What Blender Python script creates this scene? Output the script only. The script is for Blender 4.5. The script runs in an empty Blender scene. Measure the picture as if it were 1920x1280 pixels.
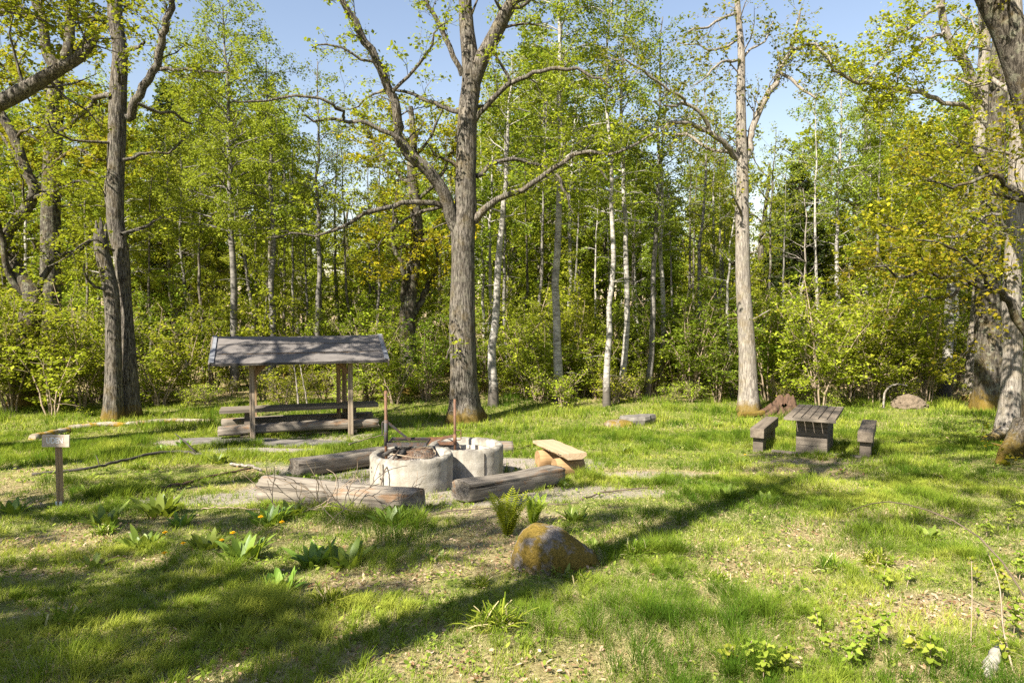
import bpy, bmesh, math, random
import numpy as np
from mathutils import Vector, Matrix, Quaternion

# ------------------------------------------------------------------ camera, sky, sun
sc = bpy.context.scene
C = sc.collection
R = math.radians
CAM_H, FPX, HOR = 1.7, 1280.0, 585.0
PITCH = math.atan((640 - HOR) / FPX)
cam = bpy.data.cameras.new('camera')
cam.lens = 24.0
cam.sensor_width = 36.0
cam.clip_start = 0.05
cam.clip_end = 3000
cam_o = bpy.data.objects.new('camera', cam)
C.objects.link(cam_o)
cam_o.location = (0, 0, CAM_H)
cam_o.rotation_euler = (R(90) - PITCH, 0, 0)
sc.camera = cam_o

SUN_AZ, SUN_EL = R(39), R(43)            # the way the light travels: 39 degrees right of straight ahead
SUN_DIR = Vector((math.sin(SUN_AZ) * math.cos(SUN_EL), math.cos(SUN_AZ) * math.cos(SUN_EL), -math.sin(SUN_EL)))
world = bpy.data.worlds.new('World')
sc.world = world
world.use_nodes = True
wn = world.node_tree
for n in list(wn.nodes):
    wn.nodes.remove(n)
w_out = wn.nodes.new('ShaderNodeOutputWorld')
w_bg = wn.nodes.new('ShaderNodeBackground')
w_sky = wn.nodes.new('ShaderNodeTexSky')
w_sky.sky_type = 'NISHITA'
w_sky.sun_disc = False
w_sky.sun_elevation = SUN_EL
w_sky.sun_rotation = math.atan2(-SUN_DIR.x, -SUN_DIR.y)
w_sky.altitude = 100
w_sky.air_density = 1.5
w_sky.dust_density = 0.5
w_sky.ozone_density = 0.5
w_bg.inputs['Strength'].default_value = 0.055
w_tint = wn.nodes.new('ShaderNodeMix')
w_tint.data_type = 'RGBA'; w_tint.blend_type = 'MULTIPLY'; w_tint.inputs[0].default_value = 1
w_tint.inputs[7].default_value = (1.04, .955, 1.0, 1)
wn.links.new(w_sky.outputs[0], w_tint.inputs[6])
wn.links.new(w_tint.outputs[2], w_bg.inputs['Color'])
wn.links.new(w_bg.outputs[0], w_out.inputs['Surface'])
sun = bpy.data.lights.new('sun', 'SUN')
sun.energy = 5.0
sun.angle = R(0.53)
sun.color = (1.0, 0.93, 0.80)
sun_o = bpy.data.objects.new('sun', sun)
C.objects.link(sun_o)
sun_o.location = (-20, -25, 30)
sun_o.rotation_mode = 'QUATERNION'
sun_o.rotation_quaternion = SUN_DIR.to_track_quat('-Z', 'Y')
sc.view_settings.view_transform = 'Standard'
sc.view_settings.look = 'None'
sc.view_settings.gamma = 1
sc.view_settings.exposure = 1.8
sc.render.engine = 'CYCLES'
cy = sc.cycles
cy.max_bounces = 6
cy.diffuse_bounces = 3
cy.glossy_bounces = 2
cy.transmission_bounces = 4
cy.transparent_max_bounces = 4
cy.caustics_reflective = False
cy.caustics_refractive = False
cy.use_denoising = False
cy.sample_clamp_indirect = 4.0

# ------------------------------------------------------------------ noise, terrain, placing
def _h(ix, iy, seed):
    n = (ix.astype(np.int64) * 374761393 + iy.astype(np.int64) * 668265263 + seed * 974634777) & 0xFFFFFFFF
    n = ((n ^ (n >> 13)) * 1274126177) & 0xFFFFFFFF
    return ((n ^ (n >> 16)) & 0xFFFF) / 65535.0

def vnoise(x, y, seed=0):
    x = np.asarray(x, float); y = np.asarray(y, float)
    ix = np.floor(x); iy = np.floor(y)
    fx = x - ix; fy = y - iy
    fx = fx * fx * (3 - 2 * fx); fy = fy * fy * (3 - 2 * fy)
    a = _h(ix, iy, seed); b = _h(ix + 1, iy, seed); c = _h(ix, iy + 1, seed); d = _h(ix + 1, iy + 1, seed)
    return (a * (1 - fx) + b * fx) * (1 - fy) + (c * (1 - fx) + d * fx) * fy

def fbm(x, y, seed=0, octv=4):
    s = 0; a = 0.5; t = 0
    for i in range(octv):
        s = s + a * vnoise(x * 2 ** i + 13.7 * i, y * 2 ** i - 7.1 * i, seed + i); t += a; a *= 0.5
    return s / t

_py = np.arange(-80, 420, 0.5)
_pz = np.interp(_py, [-80, -10, 0, 5, 10.24, 13.76, 16, 19, 25, 40, 70, 120, 420],
                [2.2, .7, 0, -.45, -.91, -1.15, -1.3, -1.35, -1.28, -1.2, -1.3, -2, -3])
_k = np.ones(5) / 5
_pz = np.convolve(np.pad(_pz, 2, mode='edge'), _k, mode='valid')

def gz(x, y):
    x = np.asarray(x, float); y = np.asarray(y, float)
    b = 0.10 * (fbm(x * .45, y * .45, 11, 3) - .5) + 0.05 * (fbm(x * 1.7, y * 1.7, 21, 3) - .5)
    return np.interp(y, _py, _pz) + b * np.clip((y + 30) / 20, 0, 1)

def ray(px, py):
    u = (px - 960) / FPX; v = (640 - py) / FPX
    cp, sp = math.cos(PITCH), math.sin(PITCH)
    return np.array([u, cp + v * sp, -sp + v * cp])

def W(px, py, Y):                          # world point seen at that pixel, at depth Y
    d = ray(px, py)
    return np.array([0, 0, CAM_H]) + d * (Y / d[1])

def P(px, py):                             # ground point seen at that pixel
    d = ray(px, py)
    lo, hi = 1.0, 200.0
    for _ in range(50):
        m = .5 * (lo + hi)
        p = np.array([0, 0, CAM_H]) + d * m
        if p[2] > float(gz(p[0], p[1])): lo = m
        else: hi = m
    p = np.array([0, 0, CAM_H]) + d * lo
    p[2] = float(gz(p[0], p[1]))
    return p

def G(x, y, dz=0.0):
    return np.array([x, y, float(gz(x, y)) + dz])

# ------------------------------------------------------------------ object helpers
def tag(o, label=None, cat=None, group=None, kind=None):
    if label: o['label'] = label
    if cat: o['category'] = cat
    if group: o['group'] = group
    if kind: o['kind'] = kind
    return o

def empty(name, loc, rz=0, label=None, cat=None, group=None, scale=1):
    o = bpy.data.objects.new(name, None)
    o.empty_display_size = .2
    C.objects.link(o)
    o.location = Vector([float(v) for v in loc]); o.rotation_euler = (0, 0, rz)
    o.scale = (scale,) * 3
    return tag(o, label, cat, group)

def link(name, me, parent=None, loc=None):
    o = bpy.data.objects.new(name, me)
    C.objects.link(o)
    if parent is not None: o.parent = parent
    if loc is not None: o.location = Vector([float(v) for v in loc])
    return o

def kids(o):
    return [c for c in KIDS.get(o.name, [])]

KIDS = {}
def reg(o):
    if o.parent is not None:
        KIDS.setdefault(o.parent.name, []).append(o)
    return o

def dup(root, loc, rz=0, scale=1, label=None, cat=None, group=None, tilt=(0, 0)):
    c = root.copy(); C.objects.link(c)
    c.location = Vector([float(v) for v in loc]); c.rotation_euler = (tilt[0], tilt[1], rz); c.scale = (scale,) * 3
    tag(c, label, cat, group)
    for ch in kids(root):
        d = ch.copy(); C.objects.link(d); d.parent = c; reg(d)
        for g in kids(ch):
            e = g.copy(); C.objects.link(e); e.parent = d; reg(e)
    return c

def mesh_np(name, V, F, mat, attrs=None, smooth=False):
    """V (n,3); F list of int arrays (m,k)"""
    me = bpy.data.meshes.new(name)
    V = np.ascontiguousarray(V, dtype=np.float32)
    F = [np.asarray(f, dtype=np.int32) for f in F if len(f)]
    me.vertices.add(len(V)); me.vertices.foreach_set('co', V.ravel())
    nl = sum(f.size for f in F); npoly = sum(len(f) for f in F)
    me.loops.add(nl); me.polygons.add(npoly)
    me.loops.foreach_set('vertex_index', np.concatenate([f.ravel() for f in F]))
    ls = []; off = 0
    for f in F:
        k = f.shape[1]
        ls.append(off + np.arange(len(f), dtype=np.int32) * k); off += f.size
    me.polygons.foreach_set('loop_start', np.concatenate(ls).astype(np.int32))
    if smooth:
        me.polygons.foreach_set('use_smooth', np.ones(npoly, dtype=bool))
    me.materials.append(mat)
    for k, a in (attrs or {}).items():
        at = me.attributes.new(k, 'FLOAT', 'POINT')
        at.data.foreach_set('value', np.ascontiguousarray(a, dtype=np.float32))
    me.update(calc_edges=True)
    return me

class MB:
    """collects shapes into one mesh"""
    def __init__(self): self.v = []; self.f = []; self.n = 0; self.sm = []
    def add(self, V, F, smooth=False):
        self.v.append(np.asarray(V, float))
        for f in F:
            self.f.append([i + self.n for i in f]); self.sm.append(smooth)
        self.n += len(V)
        return self
    def box(self, c, s, M=None):
        x, y, z = [k / 2 for k in s]
        V = np.array([(-x, -y, -z), (x, -y, -z), (x, y, -z), (-x, y, -z), (-x, -y, z), (x, -y, z), (x, y, z), (-x, y, z)])
        if M is not None: V = V @ np.array(M.to_3x3()).T
        return self.add(V + np.array(c, float), [(3, 2, 1, 0), (4, 5, 6, 7), (0, 1, 5, 4), (1, 2, 6, 5), (2, 3, 7, 6), (3, 0, 4, 7)])
    def bar(self, p, q, w, h, up=(0, 0, 1)):
        p = Vector(p); q = Vector(q); d = q - p
        x = d.normalized(); y = Vector(up).cross(x)
        if y.length < 1e-4: y = Vector((0, 1, 0)).cross(x)
        y.normalize(); z = x.cross(y)
        M = Matrix((x, y, z)).transposed()
        return self.box((p + q) / 2, (d.length, w, h), M)
    def tube(self, pts, rad, n=8, cap=True, lump=0, seed=0):
        pts = np.asarray(pts, float); k = len(pts)
        rad = np.broadcast_to(np.asarray(rad, float), (k,))
        T = np.gradient(pts, axis=0); T /= np.linalg.norm(T, axis=1)[:, None] + 1e-9
        m = np.abs(T.mean(0)); ref = np.eye(3)[int(np.argmin(m))]
        A = np.cross(T, ref); A /= np.linalg.norm(A, axis=1)[:, None] + 1e-9
        B = np.cross(T, A)
        a = np.arange(n) / n * 2 * np.pi
        r = rad[:, None] * np.ones(n)
        if lump:
            r = r * (1 + lump * (np.random.default_rng(seed).random((k, n)) - .5) * 2)
        V = pts[:, None, :] + r[:, :, None] * (np.cos(a)[None, :, None] * A[:, None, :] + np.sin(a)[None, :, None] * B[:, None, :])
        F = []
        for i in range(k - 1):
            for j in range(n):
                j2 = (j + 1) % n
                F.append((i * n + j, i * n + j2, (i + 1) * n + j2, (i + 1) * n + j))
        V = V.reshape(-1, 3)
        self.add(V, F, True)
        if cap:
            o = self.n - len(V)
            self.f.append([o + j for j in range(n)][::-1]); self.sm.append(False)
            self.f.append([o + (k - 1) * n + j for j in range(n)]); self.sm.append(False)
        return self
    def lathe(self, prof, n=48, c=(0, 0, 0), jit=0, seed=0):
        rg = np.random.default_rng(seed)
        prof = np.asarray(prof, float); k = len(prof)
        a = np.arange(n) / n * 2 * np.pi
        V = np.zeros((k, n, 3))
        V[:, :, 0] = prof[:, 0:1] * np.cos(a); V[:, :, 1] = prof[:, 0:1] * np.sin(a); V[:, :, 2] = prof[:, 1:2]
        if jit: V += rg.normal(0, jit, V.shape)
        F = [(i * n + j, i * n + (j + 1) % n, (i + 1) * n + (j + 1) % n, (i + 1) * n + j) for i in range(k - 1) for j in range(n)]
        return self.add(V.reshape(-1, 3) + np.array(c, float), F, True)
    def build(self, name, mat, parent=None, loc=None, bevel=0, rot=None):
        me = bpy.data.meshes.new(name)
        me.from_pydata(np.concatenate(self.v).tolist(), [], self.f)
        me.polygons.foreach_set('use_smooth', self.sm)
        me.materials.append(mat)
        if bevel:
            bm = bmesh.new(); bm.from_mesh(me)
            es = [e for e in bm.edges if len(e.link_faces) == 2 and e.calc_face_angle(0) > .6]
            bmesh.ops.bevel(bm, geom=es, offset=bevel, segments=2, affect='EDGES', profile=.6)
            bm.to_mesh(me); bm.free()
        me.update()
        o = link(name, me, parent, loc)
        if rot is not None:
            o.rotation_euler = rot
        return reg(o)

# ------------------------------------------------------------------ materials
class NT:
    def __init__(self, name):
        self.m = bpy.data.materials.new(name); self.m.use_nodes = True
        self.t = self.m.node_tree
        for n in list(self.t.nodes): self.t.nodes.remove(n)
        self.out = self.n('OutputMaterial')
    def n(self, kind, **kw):
        nd = self.t.nodes.new('ShaderNode' + kind)
        for k, v in kw.items(): setattr(nd, k, v)
        return nd
    def l(self, a, b): self.t.links.new(a, b)
    def val(self, sock, v):
        if hasattr(v, 'is_linked') or isinstance(v, bpy.types.NodeSocket): self.l(v, sock)
        else: sock.default_value = v
    def coord(self, scale=(1, 1, 1), kind='Object', rot=(0, 0, 0)):
        if kind == 'Position': c = self.n('NewGeometry').outputs['Position']
        else: c = self.n('TexCoord').outputs[kind]
        mp = self.n('Mapping'); mp.inputs['Scale'].default_value = scale; mp.inputs['Rotation'].default_value = rot
        self.l(c, mp.inputs['Vector']); return mp.outputs[0]
    def noise(self, vec, scale, detail=4, rough=.55, dist=0):
        n = self.n('TexNoise'); n.inputs['Scale'].default_value = scale; n.inputs['Detail'].default_value = detail
        n.inputs['Roughness'].default_value = rough; n.inputs['Distortion'].default_value = dist
        self.l(vec, n.inputs['Vector']); return n.outputs['Fac']
    def ramp(self, fac, stops, interp='LINEAR'):
        r = self.n('ValToRGB'); r.color_ramp.interpolation = interp
        e = r.color_ramp.elements
        while len(e) < len(stops): e.new(.5)
        for el, (p, c) in zip(e, stops):
            el.position = p; el.color = (*c, 1) if hasattr(c, '__len__') else (c, c, c, 1)
        self.val(r.inputs[0], fac); return r.outputs[0]
    def mix(self, fac, a, b, mode='MIX'):
        m = self.n('Mix', data_type='RGBA', blend_type=mode)
        self.val(m.inputs[0], fac)
        self.val(m.inputs[6], a if not isinstance(a, tuple) else (*a, 1)); self.val(m.inputs[7], b if not isinstance(b, tuple) else (*b, 1))
        return m.outputs[2]
    def math(self, op, a, b=0.0, clamp=False):
        m = self.n('Math', operation=op); m.use_clamp = clamp
        self.val(m.inputs[0], a); self.val(m.inputs[1], b); return m.outputs[0]
    def attr(self, name): return self.n('Attribute', attribute_name=name).outputs['Fac']
    def sepz(self, vec):
        s = self.n('SeparateXYZ'); self.l(vec, s.inputs[0]); return s.outputs
    def bump(self, h, strength=.5, dist=.02):
        b = self.n('Bump'); b.inputs['Strength'].default_value = strength; b.inputs['Distance'].default_value = dist
        self.l(h, b.inputs['Height']); return b.outputs[0]
    def bsdf(self, col, rough=.8, metal=0, spec=.3, normal=None):
        b = self.n('BsdfPrincipled')
        self.val(b.inputs['Base Color'], col if not isinstance(col, tuple) else (*col, 1)); self.val(b.inputs['Roughness'], rough)
        b.inputs['Metallic'].default_value = metal; b.inputs['Specular IOR Level'].default_value = spec
        if normal is not None: self.l(normal, b.inputs['Normal'])
        return b.outputs[0]
    def done(self, sh): self.l(sh, self.out.inputs['Surface']); return self.m

def leaf_mat(name, stops, trans=.4, gloss=.0, vary=.55, hue=.045):
    t = NT(name)
    v = t.attr('v')
    c = t.ramp(v, stops)
    oi = t.n('ObjectInfo').outputs['Random']
    hs = t.n('HueSaturation')
    t.l(c, hs.inputs['Color'])
    t.l(t.math('ADD', t.math('MULTIPLY', oi, vary), 1 - vary / 2), hs.inputs['Value'])
    t.l(t.math('ADD', t.math('MULTIPLY', oi, hue), .5 - hue * .58), hs.inputs['Hue'])
    d = t.n('BsdfDiffuse'); t.l(hs.outputs[0], d.inputs[0])
    tr = t.n('BsdfTranslucent'); t.l(t.mix(.6, hs.outputs[0], (.36, .43, .025)), tr.inputs[0])
    mx = t.n('MixShader'); mx.inputs[0].default_value = trans
    t.l(d.outputs[0], mx.inputs[1]); t.l(tr.outputs[0], mx.inputs[2])
    if not gloss: return t.done(mx.outputs[0])
    g = t.n('BsdfGlossy'); g.inputs['Roughness'].default_value = .42; g.inputs['Color'].default_value = (.9, .95, 1, 1)
    m2 = t.n('MixShader'); m2.inputs[0].default_value = gloss
    t.l(mx.outputs[0], m2.inputs[1]); t.l(g.outputs[0], m2.inputs[2])
    return t.done(m2.outputs[0])

def bark_mat(name, dark, light, sc_=12, zs=.16, moss=.0, moss_col=(.15, .10, .015), lichen=.0, moss_h=1.2, bump=.9):
    t = NT(name)
    co = t.coord((1, 1, zs))
    raw = t.coord((1, 1, 1))
    a = t.noise(co, sc_, 6, .65, .3)
    b = t.noise(co, sc_ * 3.1, 4, .6)
    big = t.noise(raw, 1.3, 3)
    h = t.math('ADD', t.math('MULTIPLY', a, .7), t.math('MULTIPLY', b, .3))
    col = t.ramp(h, [(.40, tuple(d * .6 for d in dark)), (.47, dark), (.53, tuple(d * .45 + l * .55 for d, l in zip(dark, light))), (.63, light)])
    col = t.mix(t.ramp(big, [(.35, .0), (.7, .55)]), col, tuple(d * .8 + l * .15 for d, l in zip(dark, light)))
    if lichen:
        col = t.mix(t.math('MULTIPLY', t.ramp(t.noise(raw, 5.5, 5, .7), [(.52, 0), (.6, 1)]), lichen), col, (.34, .34, .24))
    if moss:
        z = t.sepz(raw)[2]
        low = t.math('SUBTRACT', 1.0, t.math('DIVIDE', z, moss_h), clamp=True)
        mf = t.math('MULTIPLY', t.ramp(t.noise(raw, 2.2, 5, .65), [(.5, 0), (.66, 1)]), moss)
        mf2 = t.math('MULTIPLY', t.ramp(t.math('ADD', t.math('MULTIPLY', low, .75), t.math('MULTIPLY', t.noise(raw, 7, 6, .7), .75)), [(.72, 0), (.95, 1)]), .85)
        col = t.mix(t.math('MAXIMUM', mf, mf2, clamp=True), col, moss_col)
    return t.done(t.bsdf(col, .92, 0, .15, t.bump(h, bump, .05)))

def birch_mat(name, white=(.37, .345, .305), dark=(.03, .027, .024), amt=.5):
    t = NT(name)
    co = t.coord((1.2, 1.2, 5)); raw = t.coord()
    bands = t.noise(co, 3.2, 5, .7, .6)
    blot = t.noise(raw, 2.6, 4, .6)
    col = t.ramp(bands, [(.30, dark), (amt - .06, tuple(w * .55 for w in white)), (amt + .06, white)])
    col = t.mix(t.ramp(blot, [(.5, 0), (.68, .8)]), col, tuple(.5 * w * .5 for w in white))
    z = t.sepz(raw)[2]
    base = t.math('SUBTRACT', 1.0, t.math('DIVIDE', z, 1.4), clamp=True)
    col = t.mix(t.math('MULTIPLY', t.ramp(t.math('ADD', base, t.math('MULTIPLY', t.noise(raw, 9, 4), .7)), [(.75, 0), (1.1, 1)]), .9), col, (.06, .05, .04))
    return t.done(t.bsdf(col, .75, 0, .25, t.bump(bands, .4, .02)))

def wood_mat(name, axis=0, dark=(.06, .05, .042), light=(.30, .265, .22), rot=.0, rot_col=(.33, .15, .04), scale=1.0, worn=(.4, .37, .33)):
    t = NT(name)
    s = [22 * scale] * 3; s[axis] = 1.1 * scale
    co = t.coord(tuple(s)); raw = t.coord()
    g = t.noise(co, 1.0, 6, .68, .25)
    s2 = [60 * scale] * 3; s2[axis] = .9 * scale
    cr = t.noise(t.coord(tuple(s2)), .55, 3, .5, .4)
    col = t.ramp(g, [(.32, dark), (.5, tuple(.5 * (a + b) for a, b in zip(dark, light))), (.66, light), (.8, worn)])
    col = t.mix(t.ramp(t.noise(raw, 2.3, 4), [(.4, 0), (.75, .45)]), col, tuple(d * 1.4 for d in dark))
    crack = t.ramp(cr, [(.30 if scale >= 1 else .24, 1), (.37 if scale >= 1 else .30, 0)])
    col = t.mix(crack, col, (.015, .012, .01))
    if rot:
        s3 = [5.0] * 3; s3[axis] = 1.6
        rf = t.math('MULTIPLY', t.ramp(t.noise(t.coord(tuple(s3)), 1.0, 6, .7), [(.56, 0), (.63, 1)]), rot)
        col = t.mix(rf, col, t.mix(t.noise(co, 2, 4), tuple(r * .35 for r in rot_col), rot_col))
    h = t.math('SUBTRACT', g, t.math('MULTIPLY', crack, .8))
    return t.done(t.bsdf(col, .85, 0, .2, t.bump(h, .8, .012)))

def concrete_mat(name):
    t = NT(name)
    raw = t.coord(); st = t.coord((7, 7, .7))
    n1 = t.noise(raw, 5, 6, .65); n2 = t.noise(raw, 60, 3, .6); drip = t.noise(st, 1.0, 5, .6)
    col = t.ramp(n1, [(.3, (.21, .19, .155)), (.5, (.32, .295, .25)), (.7, (.40, .37, .32))])
    col = t.mix(t.ramp(drip, [(.48, 0), (.66, .65)]), col, (.14, .118, .085))
    col = t.mix(t.ramp(n2, [(.28, .5), (.36, 0)]), col, (.16, .14, .11))
    z = t.sepz(raw)[2]
    col = t.mix(t.math('MULTIPLY', t.ramp(t.math('SUBTRACT', t.noise(raw, 7, 4), z), [(.30, 0), (.62, 1)]), .55), col, (.17, .14, .09))
    soot = t.math('MULTIPLY', t.ramp(z, [(.46, 0), (.56, 1)]), t.ramp(t.noise(raw, 6, 5, .7), [(.42, 0), (.62, .75)]))
    col = t.mix(soot, col, (.05, .045, .04))
    h = t.math('ADD', t.math('MULTIPLY', n1, .5), t.math('MULTIPLY', n2, .5))
    return t.done(t.bsdf(col, .92, 0, .2, t.bump(h, .55, .015)))

def metal_mat(name, base, rust, amt=.5, metal=.4):
    t = NT(name)
    raw = t.coord()
    n = t.noise(raw, 14, 6, .65)
    col = t.ramp(n, [(amt - .12, rust), (amt + .12, base)])
    col = t.mix(t.ramp(t.noise(raw, 70, 3), [(.35, .6), (.5, 0)]), col, tuple(c * .35 for c in rust))
    return t.done(t.bsdf(col, .7, metal, .35, t.bump(n, .3, .004)))

def plain_mat(name, col, var=.25, scale=20, rough=.85, bump=.3):
    t = NT(name)
    n = t.noise(t.coord(), scale, 5, .6)
    c = t.ramp(n, [(.3, tuple(k * (1 - var) for k in col)), (.7, tuple(k * (1 + var) for k in col))])
    return t.done(t.bsdf(c, rough, 0, .2, t.bump(n, bump, .02)))

M = {}
M['oak_bark'] = bark_mat('oak bark grey fissured', (.032, .027, .021), (.26, .23, .195), 34, .12, .22, lichen=.10, moss_h=.8, bump=1.0)
M['oak_bark_dark'] = bark_mat('oak bark dark mossy', (.03, .025, .019), (.15, .13, .105), 28, .13, .3, lichen=.3)
M['oak_bark_pale'] = bark_mat('oak bark pale', (.15, .13, .11), (.38, .34, .29), 34, .11, .3, lichen=.12, moss_h=.7)
M['bark'] = bark_mat('smooth grey brown bark', (.05, .043, .035), (.20, .175, .145), 16, .35, .2, lichen=.5)
M['dead_wood'] = bark_mat('dead bleached branch wood', (.14, .12, .10), (.40, .36, .31), 16, .3, 0)
M['birch'] = birch_mat('birch bark white')
M['birch_grey'] = birch_mat('birch bark grey', (.19, .175, .155), (.025, .022, .02), .5)
M['dark_branch'] = birch_mat('dark fallen birch bark', (.22, .21, .2), (.02, .018, .016), .6)
Y1 = [(0, (.055, .085, .012)), (.45, (.125, .165, .018)), (1, (.235, .25, .028))]
M['leaf_birch'] = leaf_mat('birch leaves', [(0, (.05, .075, .010)), (.45, (.185, .225, .024)), (1, (.37, .40, .06))], 0.42)
M['leaf_hazel'] = leaf_mat('hazel leaves', [(0, (.08, .12, .010)), (.45, (.245, .30, .024)), (1, (.45, .48, .055))], 0.44)
M['leaf_green'] = leaf_mat('broad green leaves', [(0, (.035, .065, .010)), (.45, (.125, .175, .018)), (1, (.27, .315, .04))], 0.4)
M['leaf_oak'] = leaf_mat('young oak leaves', [(0, (.06, .075, .008)), (.45, (.19, .21, .016)), (1, (.38, .37, .03))], 0.42)
M['leaf_olive'] = leaf_mat('olive golden young oak leaves', [(0, (.09, .09, .008)), (.45, (.25, .235, .016)), (1, (.44, .40, .03))], .42)
M['leaf_yellow'] = leaf_mat('golden young oak leaves', [(0, (.20, .20, .012)), (.45, (.39, .38, .020)), (1, (.58, .54, .03))], 0.45)
M['needle'] = leaf_mat('spruce needles', [(0, (.014, .025, .010)), (1, (.045, .065, .022))], .15)
M['weathered'] = wood_mat('weathered grey log', 0, (.07, .058, .046), (.28, .245, .20), rot=.55, rot_col=(.30, .145, .05), worn=(.40, .36, .31))
M['weathered_top'] = wood_mat('weathered grey board', 0, (.075, .062, .05), (.20, .17, .135), 0, scale=.55, worn=(.29, .255, .21))
M['board_y'] = wood_mat('weathered board cross grain', 1, (.075, .06, .047), (.20, .165, .125), 0, scale=.55, worn=(.30, .26, .21))
M['block_wood'] = wood_mat('dark weathered block', 0, (.06, .05, .04), (.17, .14, .11), 0, scale=.6, worn=(.24, .2, .16))
M['post_z'] = wood_mat('brown post wood', 2, (.13, .085, .045), (.36, .25, .15), 0, worn=(.42, .31, .2))
M['post_grey'] = wood_mat('grey brown post wood', 2, (.12, .09, .065), (.36, .29, .21), 0)
M['brace'] = wood_mat('brown brace wood', 0, (.10, .06, .03), (.26, .16, .08), 0)
M['fresh_top'] = wood_mat('fresh sawn plank', 0, (.27, .19, .115), (.38, .29, .19), 0, scale=.6, worn=(.44, .36, .27))
M['fresh_leg'] = wood_mat('orange peeled log', 1, (.19, .115, .055), (.31, .20, .10), 0, scale=.6, worn=(.36, .26, .15))
M['rotten'] = wood_mat('rotten brown stump wood', 2, (.04, .025, .016), (.12, .07, .045), .2, (.14, .07, .035), worn=(.22, .155, .11))
M['concrete'] = concrete_mat('rough concrete ring')
M['ash'] = plain_mat('grey ash', (.22, .20, .18), .6, 25)
M['char'] = plain_mat('charred wood', (.05, .045, .04), .6, 30)
M['seam'] = plain_mat('dark seam', (.03, .026, .022))
M['steel_dark'] = metal_mat('dark steel', (.07, .07, .072), (.14, .07, .035), .42)
M['rust'] = metal_mat('rusty steel', (.085, .05, .035), (.165, .08, .04), .5, .15)
M['wire'] = metal_mat('burnt wire', (.10, .085, .07), (.2, .11, .06), .5, .2)
M['roof'] = None
def roof_mat():
    t = NT('grey bitumen roofing felt')
    raw = t.coord()
    n = t.noise(t.coord((1, 3, 3)), 2.0, 5, .6); f = t.noise(raw, 160, 2, .6)
    y = t.sepz(raw)[1]
    col = t.ramp(n, [(.3, (.095, .085, .08)), (.7, (.15, .135, .125))])
    col = t.mix(t.ramp(f, [(.35, .35), (.55, 0)]), col, (.10, .09, .085))
    return t.done(t.bsdf(col, .85, 0, .3, t.bump(f, .3, .006)))
M['roof'] = roof_mat()
M['barge'] = plain_mat('grey painted bargeboard', (.15, .155, .17), .2, 9)
M['sign'] = plain_mat('pale sign board', (.44, .36, .29), .15, 14)
M['sign_paint'] = plain_mat('white sign paint', (.72, .73, .76), .05, 30)
M['slab'] = plain_mat('grey stone slab', (.13, .118, .105), .4, 6)
M['needle_heap'] = plain_mat('ant heap needles', (.13, .10, .07), .5, 40, .95, .8)
def boulder_mat():
    t = NT('mossy lichen boulder')
    raw = t.coord()
    n = t.noise(raw, 4.2, 6, .7); f = t.noise(raw, 26, 4, .65)
    col = t.ramp(f, [(.3, (.09, .075, .06)), (.55, (.20, .17, .145)), (.75, (.36, .33, .30))])
    moss = t.ramp(t.noise(raw, 40, 4, .7), [(.3, (.075, .055, .012)), (.55, (.175, .12, .025)), (.8, (.28, .195, .05))])
    mf = t.ramp(n, [(.40, 0), (.50, 1)])
    col = t.mix(mf, col, moss)
    return t.done(t.bsdf(col, .95, 0, .1, t.bump(t.math('ADD', f, t.noise(raw, 90, 3)), .8, .02)))
M['boulder'] = boulder_mat()
M['dock'] = leaf_mat('dock leaves', [(0, (.05, .10, .012)), (.5, (.13, .20, .026)), (1, (.25, .33, .06))], 0.4, .02, .25)
M['fern'] = leaf_mat('fern fronds', [(0, (.13, .18, .015)), (1, (.27, .33, .03))], .45, 0, .2)
M['seedling'] = leaf_mat('seedling leaves', [(0, (.16, .22, .025)), (1, (.34, .38, .06))], .45, 0, .2)
M['dandelion'] = plain_mat('dandelion yellow', (.80, .48, .01), .15, 60)
M['stem'] = plain_mat('green stem', (.14, .18, .04), .2, 30)
M['twig'] = plain_mat('dry twig', (.26, .20, .14), .35, 15)
M['twig_dark'] = plain_mat('dark twig', (.10, .075, .055), .35, 15)
M['pale_wood'] = plain_mat('pale split birch wood', (.30, .27, .23), .25, 12)
M['moss_log'] = bark_mat('mossy fallen log bark', (.10, .07, .03), (.40, .34, .27), 9, 1, .9, (.27, .18, .02), moss_h=-1)
def moss_mat():
    t = NT('moss log')
    raw = t.coord()
    n = t.noise(raw, 2.4, 6, .7)
    f = t.noise(t.coord((3, 18, 18)), 1, 5, .65)
    col = t.ramp(f, [(.3, (.13, .10, .07)), (.7, (.42, .37, .30))])
    col = t.mix(t.ramp(n, [(.47, 0), (.56, 1)]), col, (.26, .16, .018))
    return t.done(t.bsdf(col, .95, 0, .1, t.bump(f, .6, .02)))
M['moss_log'] = moss_mat()

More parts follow.
